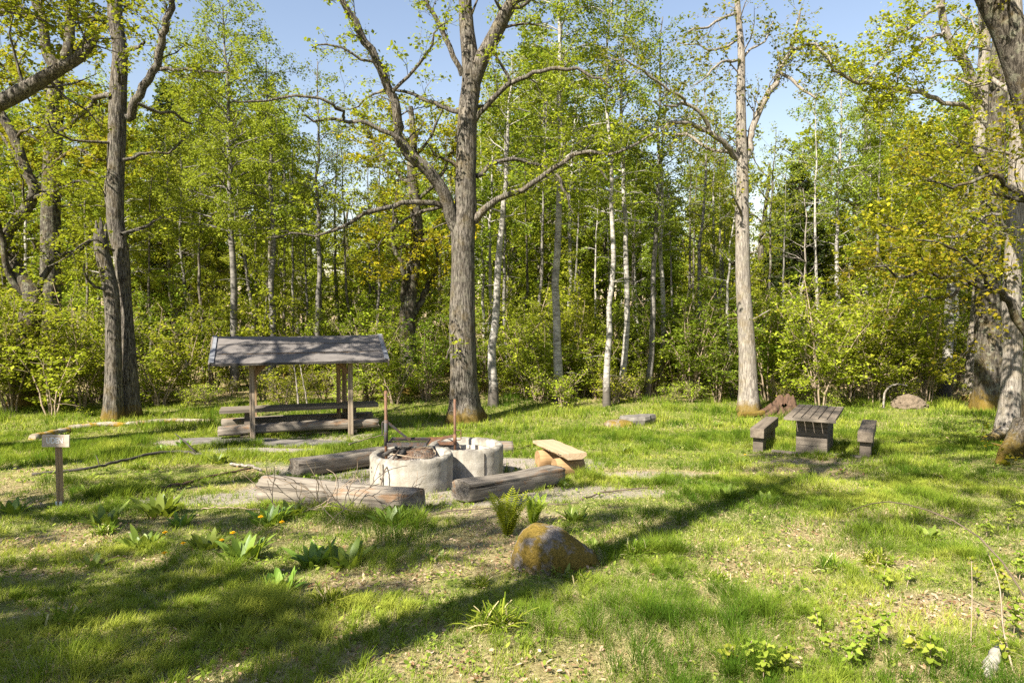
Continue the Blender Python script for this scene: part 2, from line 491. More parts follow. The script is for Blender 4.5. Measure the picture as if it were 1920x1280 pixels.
# ------------------------------------------------------------------ ground cover masks
BARE = []      # (x, y, rx, ry, gravel strength, litter strength)
def blob(px, py, rx, ry, g=0., l=0.):
    p = P(px, py); BARE.append((p[0], p[1], rx, ry, g, l))
for a in [(760, 915, 2.2, .9, 1, 0), (560, 915, 1.1, .8, 1, 0), (420, 935, 1.2, .45, .9, 0), (900, 935, 1.6, .6, .8, .3), (1090, 925, 1.5, .55, .75, .3),
          (1010, 870, 1.4, .9, .85, 0), (1180, 890, 1.4, .45, .75, .1), (820, 870, 2.4, 1.2, 1, 0), (640, 880, 1.6, .8, .9, 0),
          (480, 842, 1.6, .5, 1, 0), (400, 830, 1.7, .55, .9, 0), (560, 830, 1.8, .6, .9, 0), (620, 818, 1.4, .5, .6, .2),
          (1500, 866, 1.1, .35, .3, .9), (1570, 862, .9, .3, .2, .8), (1440, 855, .5, .4, .2, .5),
          (1770, 1150, .75, .45, .1, 1), (1690, 1190, .5, .3, .1, .9), (1250, 1220, .7, .35, 0, .8), (1580, 980, .5, .25, 0, .7), (1000, 1180, .7, .3, 0, .7),
          (250, 1200, .6, .25, 0, .7), (100, 1070, .6, .25, 0, .7), (830, 1250, .7, .25, 0, .7), (1480, 1210, .7, .3, 0, .8), (330, 975, .8, .3, 0, .5),
          (1100, 1010, .7, .3, 0, .6), (1200, 985, .6, .3, 0, .5), (560, 990, 1, .25, 0, .6), (880, 960, 1.2, .3, .3, .7), (1900, 1180, .6, .5, 0, .7),
          (1400, 1130, .8, .25, 0, .6), (700, 1170, .6, .2, 0, .6), (440, 1240, .5, .2, 0, .6), (1150, 1130, .8, .3, 0, .55), (1050, 1270, .7, .2, 0, .6)]:
    blob(*a)

def masks(x, y):
    g = np.zeros_like(x); l = np.zeros_like(x)
    wob = (fbm(x * 1.3, y * 1.3, 31, 4) - .5) * .9 - .04
    for bx, by, rx, ry, gs, ls in BARE:
        d = np.sqrt(((x - bx) / rx) ** 2 + ((y - by) / ry) ** 2)
        w = np.clip((1.15 - d + wob) / .45, 0, 1)
        g = np.maximum(g, np.clip(w * 1.25, 0, 1) * gs); l = np.maximum(l, w * ls)
    l2 = np.clip((fbm(x * .9 + 5, y * 1.5, 41, 4) - .53) / .12, 0, 1) * .75
    l2 = np.where(y > 12, l2 * .35, l2)
    l = np.maximum(l, l2)
    wood = np.clip((y - 21.5 + 1.2 * (fbm(x * .5, y * .5, 51, 2) - .5)) / 3, 0, 1)      # leaf litter under the wood
    l = np.maximum(l, wood * .9)
    return g, l, wood

def axis_pts(lo, hi, f0, f1, step, grow=1.14):
    mid = list(np.arange(f0, f1 + 1e-6, step)); s = step; a = f0
    left = []
    while a > lo: s *= grow; a -= s; left.append(a)
    s = step; a = f1; right = []
    while a < hi: s *= grow; a += s; right.append(a)
    return np.array(left[::-1] + mid + right)

gx = axis_pts(-420, 420, -13, 13, .1); gy = axis_pts(-80, 500, 2.5, 22, .1)
GX, GY = np.meshgrid(gx, gy)
GG, GL, GWD = masks(GX.ravel(), GY.ravel())
gzv = gz(GX.ravel(), GY.ravel()) + .02 * (fbm(GX.ravel() * 5, GY.ravel() * 5, 61, 3) - .5)
nx, ny = len(gx), len(gy)
ii = (np.arange(ny - 1)[:, None] * nx + np.arange(nx - 1)[None, :]).ravel()
def ground_mat():
    t = NT('meadow soil with gravel and leaf litter')
    pos = t.coord(kind='Position')
    n1 = t.noise(pos, 3.0, 6, .65); n2 = t.noise(pos, 26, 5, .7); n3 = t.noise(pos, 90, 3, .65)
    soil = t.ramp(n2, [(.3, (.06, .06, .02)), (.5, (.14, .15, .035)), (.72, (.30, .27, .11))])
    green = t.ramp(n2, [(.3, (.04, .06, .008)), (.6, (.11, .15, .018)), (.8, (.22, .23, .06))])
    base = t.mix(t.ramp(n1, [(.4, 0), (.6, .85)]), soil, green)
    gra = t.ramp(t.math('ADD', t.math('MULTIPLY', n3, .65), t.math('MULTIPLY', n2, .35)), [(.33, (.12, .10, .08)), (.5, (.25, .215, .18)), (.66, (.40, .36, .31))])
    lit = t.ramp(n2, [(.28, (.11, .065, .035)), (.48, (.27, .19, .11)), (.7, (.48, .38, .25))])
    col = t.mix(t.math('MULTIPLY', t.attr('litter'), t.ramp(n1, [(.3, .6), (.6, 1)])), base, lit)
    col = t.mix(t.attr('gravel'), col, gra)
    h = t.math('ADD', t.math('MULTIPLY', n2, .7), t.math('MULTIPLY', n3, .3))
    return t.done(t.bsdf(col, .97, 0, .1, t.bump(h, .9, .03)))
M['ground'] = ground_mat()
me = mesh_np('ground', np.stack([GX.ravel(), GY.ravel(), gzv], 1), [np.stack([ii, ii + 1, ii + nx + 1, ii + nx], 1)], M['ground'],
             {'gravel': GG, 'litter': GL}, True)
tag(link('ground', me), kind='structure')

# ------------------------------------------------------------------ grass (one mass nobody could count)
rng = np.random.default_rng(5)
def in_view(x, y, m=1.06):
    return (np.abs(x) < (y * .76 + 2.6))

def lush_map(x, y):
    n = fbm(x * .8, y * 1.1, 71, 4); n2 = fbm(x * 3.2, y * 3.2, 81, 3)
    return np.clip((n * .65 + n2 * .35 - .36) / .26, 0, 1)

def blades(n, y0, y1, hmul, wid, seg, seed):
    r = np.random.default_rng(seed)
    y = y0 + (y1 - y0) * r.random(n) ** .9
    x = (r.random(n) * 2 - 1) * (y1 * .78 + 2.6)
    k = in_view(x, y); x = x[k]; y = y[k]
    # gather into tufts
    cs = .16
    cx = np.floor(x / cs); cyy = np.floor(y / cs)
    ox = (_h(cx, cyy, 5) + cx) * cs; oy = (_h(cx, cyy, 9) + cyy) * cs
    pull = r.random(len(x)) * .75
    x = x + (ox - x) * pull; y = y + (oy - y) * pull
    g, l, wd = masks(x, y)
    lu = lush_map(x, y)
    tuft = _h(np.floor(x / cs), np.floor(y / cs), 17)
    dens = (.30 + .70 * lu) * (1 - .96 * g) * (1 - .74 * l) * (1 - .55 * wd)
    k = r.random(len(x)) < dens
    x, y, lu, l, g, tuft = x[k], y[k], lu[k], l[k], g[k], tuft[k]
    m = len(x)
    big = np.clip((fbm(x * 1.6, y * 1.6, 91, 3) - .52) / .12, 0, 1)
    h = hmul * (.022 + .036 * lu + .085 * big * lu + .024 * tuft) * (.55 + .9 * r.random(m)) * (1 - .4 * g)
    dry = (r.random(m) < np.clip(.24 + .5 * (1 - lu) + .25 * l, 0, .88) * np.where(y > 12, .5, 1)).astype(float)
    lean = (.35 + .85 * r.random(m) + 1.1 * dry * r.random(m)) * h
    a = r.random(m) * 2 * np.pi
    dx, dy = np.cos(a), np.sin(a)
    w = wid * (.6 + .8 * r.random(m)) * (1 - .3 * dry)
    z = gz(x, y) - .004
    h = h * (1 - .55 * dry)
    pxx, pyy = -dy * w / 2, dx * w / 2
    b = np.stack([x, y, z], 1)
    if seg:
        V = np.empty((m, 5, 3))
        V[:, 0] = b + np.stack([pxx, pyy, 0 * x], 1); V[:, 1] = b - np.stack([pxx, pyy, 0 * x], 1)
        mid = b + np.stack([dx * lean * .3, dy * lean * .3, h * .6], 1)
        V[:, 2] = mid - .75 * np.stack([pxx, pyy, 0 * x], 1); V[:, 3] = mid + .75 * np.stack([pxx, pyy, 0 * x], 1)
        V[:, 4] = b + np.stack([dx * lean, dy * lean, h], 1)
        i = np.arange(m) * 5
        F = [np.stack([i, i + 1, i + 2, i + 3], 1), np.stack([i + 3, i + 2, i + 4], 1)]
        nv = 5
    else:
        V = np.empty((m, 3, 3))
        V[:, 0] = b + np.stack([pxx, pyy, 0 * x], 1); V[:, 1] = b - np.stack([pxx, pyy, 0 * x], 1)
        V[:, 2] = b + np.stack([dx * lean * .7, dy * lean * .7, h], 1)
        i = np.arange(m) * 3
        F = [np.stack([i, i + 1, i + 2], 1)]
        nv = 3
    patch = fbm(x * .7, y * .9, 101, 3) * .5 + fbm(x * 2.3, y * 2.6, 105, 3) * .5
    col = np.clip(.06 + .26 * r.random(m) + 1.5 * (patch - .42) - .12 * big, 0, .58)
    col = np.where(dry > 0, .72 + .28 * r.random(m), col)
    return V.reshape(-1, 3), F, np.repeat(col, nv)

parts = [blades(1150000, 2.2, 6.5, 1.0, .0034, True, 1), blades(720000, 6.5, 11, 1.1, .0052, True, 2),
         blades(600000, 11, 17, 1.25, .009, False, 3), blades(420000, 17, 29, 1.7, .017, False, 4)]
Vs = []; Q = []; T3 = []; A = []; off = 0
for V, F, a in parts:
    Vs.append(V); A.append(a)
    for f in F: (Q if f.shape[1] == 4 else T3).append(f + off)
    off += len(V)
M['grass'] = leaf_mat('meadow grass blades', [(0, (.045, .09, .010)), (.3, (.15, .21, .022)), (.58, (.31, .335, .05)), (.70, (.42, .38, .14)), (1, (.60, .52, .30))], 0.36, 0, .0)
me = mesh_np('grass', np.concatenate(Vs), [np.concatenate(Q), np.concatenate(T3)], M['grass'], {'v': np.concatenate(A)})
tag(link('grass', me), 'short spring meadow grass mixed with dry straw across the clearing', 'grass', kind='stuff')

# dead oak leaves lying in the grass
def litter(n, y0, y1, size, seed):
    r = np.random.default_rng(seed)
    y = y0 + (y1 - y0) * r.random(n); x = (r.random(n) * 2 - 1) * (y * .78 + 2.4)
    g, l, wd = masks(x, y)
    k = r.random(n) < np.clip(.02 + .8 * l ** 1.6, 0, 1) * (1 - .8 * g)
    x, y = x[k], y[k]; m = len(x)
    s = size * (.5 + .9 * r.random(m)); a = r.random(m) * 6.283
    u = np.stack([np.cos(a), np.sin(a), r.normal(0, .35, m)], 1); v = np.stack([-np.sin(a), np.cos(a), r.normal(0, .35, m)], 1)
    c = np.stack([x, y, gz(x, y) + .012 + .02 * r.random(m)], 1)
    s = s[:, None]
    curl = np.zeros((m, 3)); curl[:, 2] = r.random(m) * .35
    V = np.stack([c - u * s, c - u * .3 * s - v * .42 * s + curl * s, c + u * .35 * s - v * .36 * s + curl * s, c + u * s, c + u * .35 * s + v * .38 * s + curl * s, c - u * .3 * s + v * .42 * s + curl * s], 1)
    i = np.arange(m) * 6
    F = np.concatenate([np.stack([i, i + 1, i + 2, i + 3], 1), np.stack([i + 3, i + 4, i + 5, i], 1)])
    return V.reshape(-1, 3), F, np.repeat(r.random(m), 6)
pl = [litter(46000, 2.4, 8, .017, 11), litter(16000, 8, 22, .026, 12)]
M['dead_leaf'] = leaf_mat('dead oak leaves', [(0, (.10, .055, .025)), (.5, (.27, .18, .10)), (1, (.50, .39, .27))], .15, 0, 0)
me = mesh_np('leaf_litter', np.concatenate([pl[0][0], pl[1][0]]), [np.concatenate([pl[0][1], pl[1][1] + len(pl[0][0])])], M['dead_leaf'],
             {'v': np.concatenate([pl[0][2], pl[1][2]])})
tag(link('leaf_litter', me), 'dry brown oak leaves scattered over the thin grass', 'leaf litter', kind='stuff')

def herbs(n, y0, y1, size, seed):
    r = np.random.default_rng(seed)
    cx = r.random(n // 14); cyv = r.random(n // 14); idx = r.integers(0, n // 14, n)
    y = y0 + (y1 - y0) * cyv[idx]; x = (cx[idx] * 2 - 1) * (y * .78 + 2.4)
    x = x + r.normal(0, .07, n) * (.6 + y / 12); y = y + r.normal(0, .07, n) * (.6 + y / 12)
    g, l, wd = masks(x, y); k = r.random(n) < (1 - .97 * g) * (1 - .5 * l); x, y = x[k], y[k]; m = len(x)
    s = (size * (.5 + r.random(m)))[:, None]; a = r.random(m) * 6.283
    u = np.stack([np.cos(a), np.sin(a), r.normal(.25, .3, m)], 1); v = np.stack([-np.sin(a), np.cos(a), r.normal(0, .3, m)], 1)
    c = np.stack([x, y, gz(x, y) + .015 + .05 * r.random(m)], 1)
    V = np.stack([c - u * s, c - u * .2 * s - v * .55 * s, c + u * .6 * s - v * .4 * s, c + u * s, c + u * .6 * s + v * .4 * s, c - u * .2 * s + v * .55 * s], 1)
    i = np.arange(m) * 6
    return V.reshape(-1, 3), np.concatenate([np.stack([i, i + 1, i + 2, i + 3], 1), np.stack([i + 3, i + 4, i + 5, i], 1)]), np.repeat(r.random(m), 6)
ph_ = [herbs(26000, 2.4, 9, .014, 13), herbs(16000, 9, 22, .026, 14)]
M['herb'] = leaf_mat('small lawn herbs', [(0, (.05, .10, .012)), (.5, (.13, .21, .03)), (1, (.27, .34, .06))], .38, 0, 0)
me = mesh_np('lawn_herbs', np.concatenate([ph_[0][0], ph_[1][0]]), [np.concatenate([ph_[0][1], ph_[1][1] + len(ph_[0][0])])], M['herb'], {'v': np.concatenate([ph_[0][2], ph_[1][2]])})
tag(link('lawn_herbs', me), 'small round leaved herbs growing among the grass', 'herbs', kind='stuff')

# ------------------------------------------------------------------ tree building
def nrm(v): return v / (np.linalg.norm(v) + 1e-9)

class Wood:
    def __init__(self): self.V = []; self.Q = []; self.n = 0; self.tips = []
    def tube(self, pts, rad, n, lump=0, flare=None, rg=None):
        pts = np.asarray(pts, float); k = len(pts)
        T = np.empty_like(pts); T[1:-1] = pts[2:] - pts[:-2]; T[0] = pts[1] - pts[0]; T[-1] = pts[-1] - pts[-2]
        T /= np.linalg.norm(T, axis=1)[:, None] + 1e-9
        ref = np.eye(3)[int(np.argmin(np.abs(T.mean(0))))]
        A = np.cross(T, ref); A /= np.linalg.norm(A, axis=1)[:, None] + 1e-9
        B = np.cross(T, A)
        a = np.arange(n) / n * 2 * np.pi
        r = np.asarray(rad, float)[:, None] * np.ones(n)
        if lump:
            ph = rg.random(4) * 6.28
            s = np.arange(k)[:, None]
            r = r * (1 + lump * (np.sin(2 * a + ph[0] + s * .5) * .5 + np.sin(3 * a + ph[1] - s * .8) * .4 + rg.normal(0, .35, (k, n))))
        if flare is not None:
            r = r * flare
        V = pts[:, None, :] + r[:, :, None] * (np.cos(a)[None, :, None] * A[:, None, :] + np.sin(a)[None, :, None] * B[:, None, :])
        i = np.arange(k - 1)[:, None] * n; j = np.arange(n)[None, :]; j2 = (j + 1) % n
        self.Q.append(np.stack([i + j, i + j2, i + n + j2, i + n + j], -1).reshape(-1, 4) + self.n)
        self.V.append(V.reshape(-1, 3)); self.n += k * n
    def obj(self, name, mat, parent):
        me = mesh_np(name, np.concatenate(self.V), [np.concatenate(self.Q)], mat, smooth=True)
        return reg(link(name, me, parent))

def spline(pts, k):
    """smooth resample of (n,d) control points"""
    pts = np.asarray(pts, float); n = len(pts)
    t = np.linspace(0, n - 1, k); i = np.clip(t.astype(int), 0, n - 2); f = (t - i)[:, None]
    p0 = pts[np.clip(i - 1, 0, n - 1)]; p1 = pts[i]; p2 = pts[i + 1]; p3 = pts[np.clip(i + 2, 0, n - 1)]
    return .5 * (2 * p1 + (p2 - p0) * f + (2 * p0 - 5 * p1 + 4 * p2 - p3) * f ** 2 + (3 * p1 - p0 - 3 * p2 + p3) * f ** 3)

def side_dir(d, ang, rg, up=0.0, flat=0.0):
    q = rg.normal(0, 1, 3); q[2] *= (1 - flat)
    q = q - d * np.dot(q, d); q = nrm(q)
    o = d * math.cos(ang) + q * math.sin(ang)
    o[2] += up
    return nrm(o)

class Spec:
    def __init__(self, **k): self.__dict__.update(k)

OAK = Spec(seg=[.5, .4, .28], wig=[.20, .26, .30], trop=[.04, .05, .03], per=[1.7, 2.6, 4.2], ang=[1.0, .95, .9], lr=[.55, .55, .5], rr=[.5, .5, .5], t0=[.2, .15, .1], up=.15, flat=.2, min=.45, leafper=5.0)
BIRCH = Spec(seg=[.6, .3, .25], wig=[.06, .10, .12], trop=[-.02, -.09, -.16], per=[3.2, 4.0, 5], ang=[.75, .7, .7], lr=[.5, .5, .5], rr=[.45, .5, .5], t0=[.15, .1, .1], up=.0, flat=.0, min=.35, leafper=6.0)
BROAD = Spec(seg=[.5, .35, .25], wig=[.10, .14, .16], trop=[.05, .02, .0], per=[2.4, 3.4, 5], ang=[.8, .8, .8], lr=[.55, .5, .5], rr=[.5, .5, .5], t0=[.2, .15, .1], up=.05, flat=.35, min=.35, leafper=6.0)

def grow(Wd, p, d, L, r, lev, S, rg, maxlev=2, sides=(7, 5, 3, 3)):
    n = max(2, int(L / S.seg[min(lev, 2)]))
    pts = [np.array(p, float)]; d = nrm(np.array(d, float)); ds = [d]
    st = L / n
    w = S.wig[min(lev, 2)]; tr = S.trop[min(lev, 2)]
    for i in range(n):
        d = d + rg.normal(0, w, 3); d[2] += tr; d = nrm(d)
        pts.append(pts[-1] + d * st); ds.append(d)
    t = np.linspace(0, 1, n + 1)
    rad = np.maximum(r * (1 - .82 * t), .0045)
    Wd.tube(pts, rad, sides[min(lev, 3)])
    children(Wd, np.array(pts), np.array(ds), rad, L, lev, S, rg, maxlev, sides)

def children(Wd, pts, ds, rad, L, lev, S, rg, maxlev, sides=(7, 5, 3, 3), t0=None, dens=1.0):
    if lev >= maxlev or L < S.min:
        k = max(2, int(L * S.leafper))
        for t in np.linspace(.4, 1, k):
            f = t * (len(pts) - 1); i = min(int(f), len(pts) - 2)
            Wd.tips.append(pts[i] + (pts[i + 1] - pts[i]) * (f - i))
        return
    l = min(lev, 2)
    k = max(2, int(L * S.per[l] * dens + rg.random()))
    t0 = S.t0[l] if t0 is None else t0
    for c in range(k):
        t = t0 + (1 - t0) * (c + rg.random() * .9) / k
        f = t * (len(pts) - 1); i = min(int(f), len(pts) - 2)
        p = pts[i] + (pts[i + 1] - pts[i]) * (f - i)
        dd = side_dir(ds[min(i + 1, len(ds) - 1)], S.ang[l] * (.7 + .6 * rg.random()), rg, S.up, S.flat)
        cl = L * S.lr[l] * (1 - .55 * t) * (.6 + .7 * rg.random())
        grow(Wd, p, dd, max(cl, .3), max(rad[i] * S.rr[l], .006), lev + 1, S, rg, maxlev, sides)

def crown(name, tips, mat, parent, per, spread, size, rg, flat=.35, droop=0, cl=.6, zsq=.75):
    P0 = np.asarray(tips); n = len(P0)
    k = n * per
    tone = np.clip(rg.normal(.5, .2, n), 0, 1)
    c = np.repeat(P0, per, axis=0) + rg.normal(0, spread, (k, 3)) * np.array([1, 1, zsq])
    c[:, 2] -= droop * rg.random(k)
    c[:, 2] = np.maximum(c[:, 2], .06)
    a = rg.random(k) * 2 * np.pi
    u = np.stack([np.cos(a), np.sin(a), rg.normal(-.25 - droop, .45, k)], 1); u /= np.linalg.norm(u, axis=1)[:, None]
    nn = rg.normal(0, 1, (k, 3)); nn[:, 2] = np.abs(nn[:, 2]) + flat * 2.2
    v = np.cross(nn, u); v /= np.linalg.norm(v, axis=1)[:, None]
    s = (size * (.4 + 1.15 * rg.random(k) ** 1.3))[:, None]
    fold = np.cross(u, v) * s * .12
    V = np.stack([c - u * s * .5, c + v * s * .36 + fold - u * s * .06, c + u * s * .55, c - v * s * .36 + fold - u * s * .06], 1)
    i = np.arange(k) * 4
    at = np.clip(np.repeat(tone, per) * cl + (1 - cl) * rg.random(k), 0, 1)
    me = mesh_np(name, V.reshape(-1, 3), [np.stack([i, i + 1, i + 2, i + 3], 1)], mat, {'v': np.repeat(at, 4)})
    return reg(link(name, me, parent))

def trunk_line(rg, h, lean=(0, 0), wob=.12, k=14):
    z = np.linspace(0, h, k)
    x = np.cumsum(rg.normal(0, wob, k)) * .35 + lean[0] * z; y = np.cumsum(rg.normal(0, wob, k)) * .35 + lean[1] * z
    x -= x[0]; y -= y[0]
    z[0] = -.15
    return np.stack([x, y, z], 1)

def flare_of(n, k, amt, rg):
    a = np.arange(n) / n * 2 * np.pi
    ph = rg.random(3) * 6.28
    f = np.ones((k, n))
    prof = [1, .42, .16, .05]
    for i in range(min(4, k)):
        f[i] += amt * prof[i] * (.7 + .6 * np.sin(3 * a + ph[0]) + .4 * np.sin(5 * a + ph[1]))
    return np.maximum(f, .75)

HIDE = []
def birch(seed, h=13, r=.11, base=.35, spread=2.0, bark='birch', leaf='leaf_birch', name='birch_tree', lean=(0, 0), dens=1.0, lsize=.085, wob=.12, per=7, S=BIRCH, droop=.15):
    rg = np.random.default_rng(seed)
    root = empty(name, (0, 0, 0))
    Wd = Wood()
    tl = trunk_line(rg, h, lean, wob, 18)
    t = np.linspace(0, 1, 18); rad = r * (1 - .9 * t ** 1.1) + .006; rad[0] *= 1.35; rad[1] *= 1.08
    Wd.tube(tl, rad, 9, .03, None, rg)
    n = int(h * (1 - base) * 3.6 * dens)
    for i in range(n):
        tt = base + (1 - base) * ((i + rg.random()) / n)
        f = tt * 17; j = min(int(f), 16); p = tl[j] + (tl[j + 1] - tl[j]) * (f - j)
        a = i * 2.4 + rg.random()
        u = (tt - base) / (1 - base)
        L = spread * (.40 + .60 * math.sin(math.pi * (.2 + .68 * u))) * (.65 + .6 * rg.random()) * (1.0 - .3 * u ** 3)
        d = np.array([math.cos(a), math.sin(a), .35 + .9 * u])
        grow(Wd, p, d, max(L, .4), max(rad[j] * .42, .01), 1, S, rg, 2, (6, 4, 3, 3))
    # a few dead twigs lower down
    for i in range(int(5 * dens)):
        tt = rg.uniform(min(.08, base * .5), base); f = tt * 17; j = min(int(f), 16)
        a = rg.random() * 6.28
        W2 = Wood(); S0 = Wd.tips; Wd.tips = []
        grow(Wd, tl[j], np.array([math.cos(a), math.sin(a), .3]), rg.uniform(.4, 1.0), .012, 2, S, rg, 2, (4, 3, 3, 3))
        Wd.tips = S0
    Wd.obj('trunk', M[bark], root)
    crown('crown', Wd.tips, M[leaf], root, per, .095, lsize, rg, .2, droop)
    return root

def broadleaf(seed, h=10, r=.13, base=.2, spread=2.6, bark='bark', leaf='leaf_green', name='leafy_tree', lsize=.12, per=6, dens=1.0, S=BROAD, wob=.14, flat=.5):
    return birch(seed, h, r, base, spread, bark, leaf, name, (0, 0), dens, lsize, wob, per, S, .05)

def hazel(seed, h=3.2, stems=7, spread=1.1, leaf='leaf_hazel', bark='twig', name='hazel_shrub', per=11, lsize=.095, dens=.9):
    rg = np.random.default_rng(seed)
    root = empty(name, (0, 0, 0)); Wd = Wood()
    for s in range(stems):
        a = s * 2.4 + rg.random(); hh = h * (.6 + .5 * rg.random())
        k = 9; t = np.linspace(0, 1, k)
        out = spread * (.4 + .8 * rg.random())
        pts = np.stack([np.cos(a) * (.12 + out * t ** 1.5), np.sin(a) * (.12 + out * t ** 1.5), -.05 + hh * t ** .9], 1) + np.cumsum(rg.normal(0, .03, (k, 3)), 0)
        rad = .024 * (1 - .8 * t) * (.7 + .6 * rg.random()) + .004
        Wd.tube(pts, rad, 5)
        ds = np.gradient(pts, axis=0); ds /= np.linalg.norm(ds, axis=1)[:, None]
        children(Wd, pts, ds, rad, hh, 0, Spec(seg=[.3, .25, .2], wig=[.1, .14, .16], trop=[0, .0, -.02], per=[3.4 * dens, 4.0, 5], ang=[1.1, .9, .8], lr=[.38, .5, .5], rr=[.5, .5, .5], t0=[.12, .15, .1], up=.05, flat=.6, min=.3, leafper=7.0), rg, 2, (5, 3, 3, 3))
    Wd.obj('stem', M[bark], root)
    crown('foliage', Wd.tips, M[leaf], root, per, .10, lsize, rg, .8, .02, zsq=.45)
    return root

def spruce(seed, h=12):
    rg = np.random.default_rng(seed)
    root = empty('spruce_tree', (0, 0, 0)); Wd = Wood(); tips = []
    tl = trunk_line(rg, h, wob=.03); rad = .16 * (1 - .95 * np.linspace(0, 1, 14)) + .01
    Wd.tube(tl, rad, 8)
    z = .8
    while z < h - .2:
        u = z / h; L = 2.5 * (1 - u) ** .85 + .15
        for b in range(6):
            a = rg.random() * 6.28; k = max(3, int(L / .2)); t = np.linspace(0, 1, k)
            pts = np.stack([np.cos(a) * L * t, np.sin(a) * L * t, z - .5 * L * t + .28 * L * t ** 2], 1)
            Wd.tube(pts, .02 * (1 - .8 * t) + .004, 3)
            for p, tt in zip(pts[1:], t[1:]):
                for q in range(5):
                    tips.append(p + rg.normal(0, .12 * (1.3 - tt) + .03, 3) * np.array([1, 1, .35]) - np.array([0, 0, .08]))
        z += .3
    Wd.obj('trunk', M['oak_bark_dark'], root)
    crown('crown', tips, M['needle'], root, 6, .07, .13, rg, .3, .14)
    return root

def oak(seed, h=13, r=.36, name='oak_tree', bark='oak_bark', leaf='leaf_oak', spread=5.0, limbs=9, base=.3, per=7, lsize=.10, wob=.22, dens=1.0):
    rg = np.random.default_rng(seed)
    root = empty(name, (0, 0, 0)); Wd = Wood()
    tl = trunk_line(rg, h, wob=wob); t = np.linspace(0, 1, 14); rad = r * (1 - .85 * t) + .02
    Wd.tube(tl, rad, 14, .05, flare_of(14, 14, .5, rg), rg)
    for i in range(limbs):
        tt = base + (1 - base) * (i + rg.random() * .8) / limbs
        f = tt * 13; j = min(int(f), 12); p = tl[j]
        a = i * 2.4 + rg.random() * .8
        L = spread * (.6 + .5 * rg.random()) * (1.1 - .5 * tt)
        grow(Wd, p, np.array([math.cos(a), math.sin(a), .3 + .6 * rg.random()]), L, rad[j] * .5, 0, OAK, rg, 2, (8, 5, 3, 3))
    Wd.obj('trunk', M[bark], root)
    crown('crown', Wd.tips, M[leaf], root, per, .10, lsize, rg, .4, 0)
    return root

def traced_oak(name, label, Y, base_px, stems, limbs, seed, bark, leaf, group=None, per=6, lsize=.10, dens=1.0, moreL=1.0, cat='tree', sides=18, flare=.6, tip_twigs=True):
    """a tree whose main stems and limbs follow real ones: each given as (x, y, radius) seen points plus an offset in depth"""
    rg = np.random.default_rng(seed)
    b = P(*base_px) if Y is None else np.array([*W(base_px[0], base_px[1], Y)[:2], 0])
    b[2] = float(gz(b[0], b[1])); Y = b[1]
    root = empty(name, b, 0, label, cat, group); Wd = Wood()
    sc_ = Y / FPX
    def conv(seq, dy0, dy1):
        n = len(seq); out = []
        for i, (x, y, rr) in enumerate(seq):
            d = Y + dy0 + (dy1 - dy0) * i / max(1, n - 1)
            out.append([*(W(x, y, d) - b), rr * d / FPX])
        return np.array(out)
    for k, (seq, dy0, dy1) in enumerate(stems):
        c = conv(seq, dy0, dy1)
        if k == 0: c[0][2] = -.2
        if k > 0 and c[-1][2] < .45: c[-1][2] = -.12
        n = max(8, int(np.linalg.norm(c[-1][:3] - c[0][:3]) / .3))
        s = spline(c, n)
        low = s[0][2] < .6
        # roots flare by height above ground
        fl = None
        if flare and low:
            a = np.arange(sides) / sides * 2 * np.pi; ph = rg.random(3) * 6.28
            hgt = np.clip(s[:, 2], 0, None)[:, None]
            fl = 1 + flare * np.exp(-hgt / .38) * (.55 + .45 * np.sin(4 * a + ph[0]) + .3 * np.sin(7 * a + ph[1]))
            fl = np.maximum(fl, .8)
        Wd.tube(s[:, :3], np.maximum(s[:, 3], .01), sides, .035, fl, rg)
        if len(seq) > 3 and (not low or c[-1][3] < .12):
            ds = np.gradient(s[:, :3], axis=0); ds /= np.linalg.norm(ds, axis=1)[:, None]
            L = float(np.sum(np.linalg.norm(np.diff(s[:, :3], axis=0), axis=1)))
            children(Wd, s[:, :3], ds, s[:, 3] * .5, min(L, 4) * moreL, 0, OAK, rg, 2, (6, 4, 3, 3), .35, dens)
    for seq, dy0, dy1 in limbs:
        c = conv(seq, dy0, dy1)
        L = float(np.sum(np.linalg.norm(np.diff(c[:, :3], axis=0), axis=1)))
        n = max(6, int(L / .22))
        s = spline(c, n); s[1:-1, :3] += rg.normal(0, .03, (n - 2, 3)); s[:, 3] *= .82
        Wd.tube(s[:, :3], np.maximum(s[:, 3], .006), 10 if s[0, 3] > .08 else 7, .06, None, rg)
        ds = np.gradient(s[:, :3], axis=0); ds /= np.linalg.norm(ds, axis=1)[:, None]
        children(Wd, s[:, :3], ds, np.minimum(s[:, 3] * .5, .05), min(L, 3.2) * moreL, 1, OAK, rg, 3, (6, 4, 3, 3), .2, dens * 1.1 * max(1, L / 3.2))
    Wd.obj('trunk', M[bark], root)
    crown('crown', Wd.tips, M[leaf], root, per, .075, lsize, rg, .4, 0)
    return root

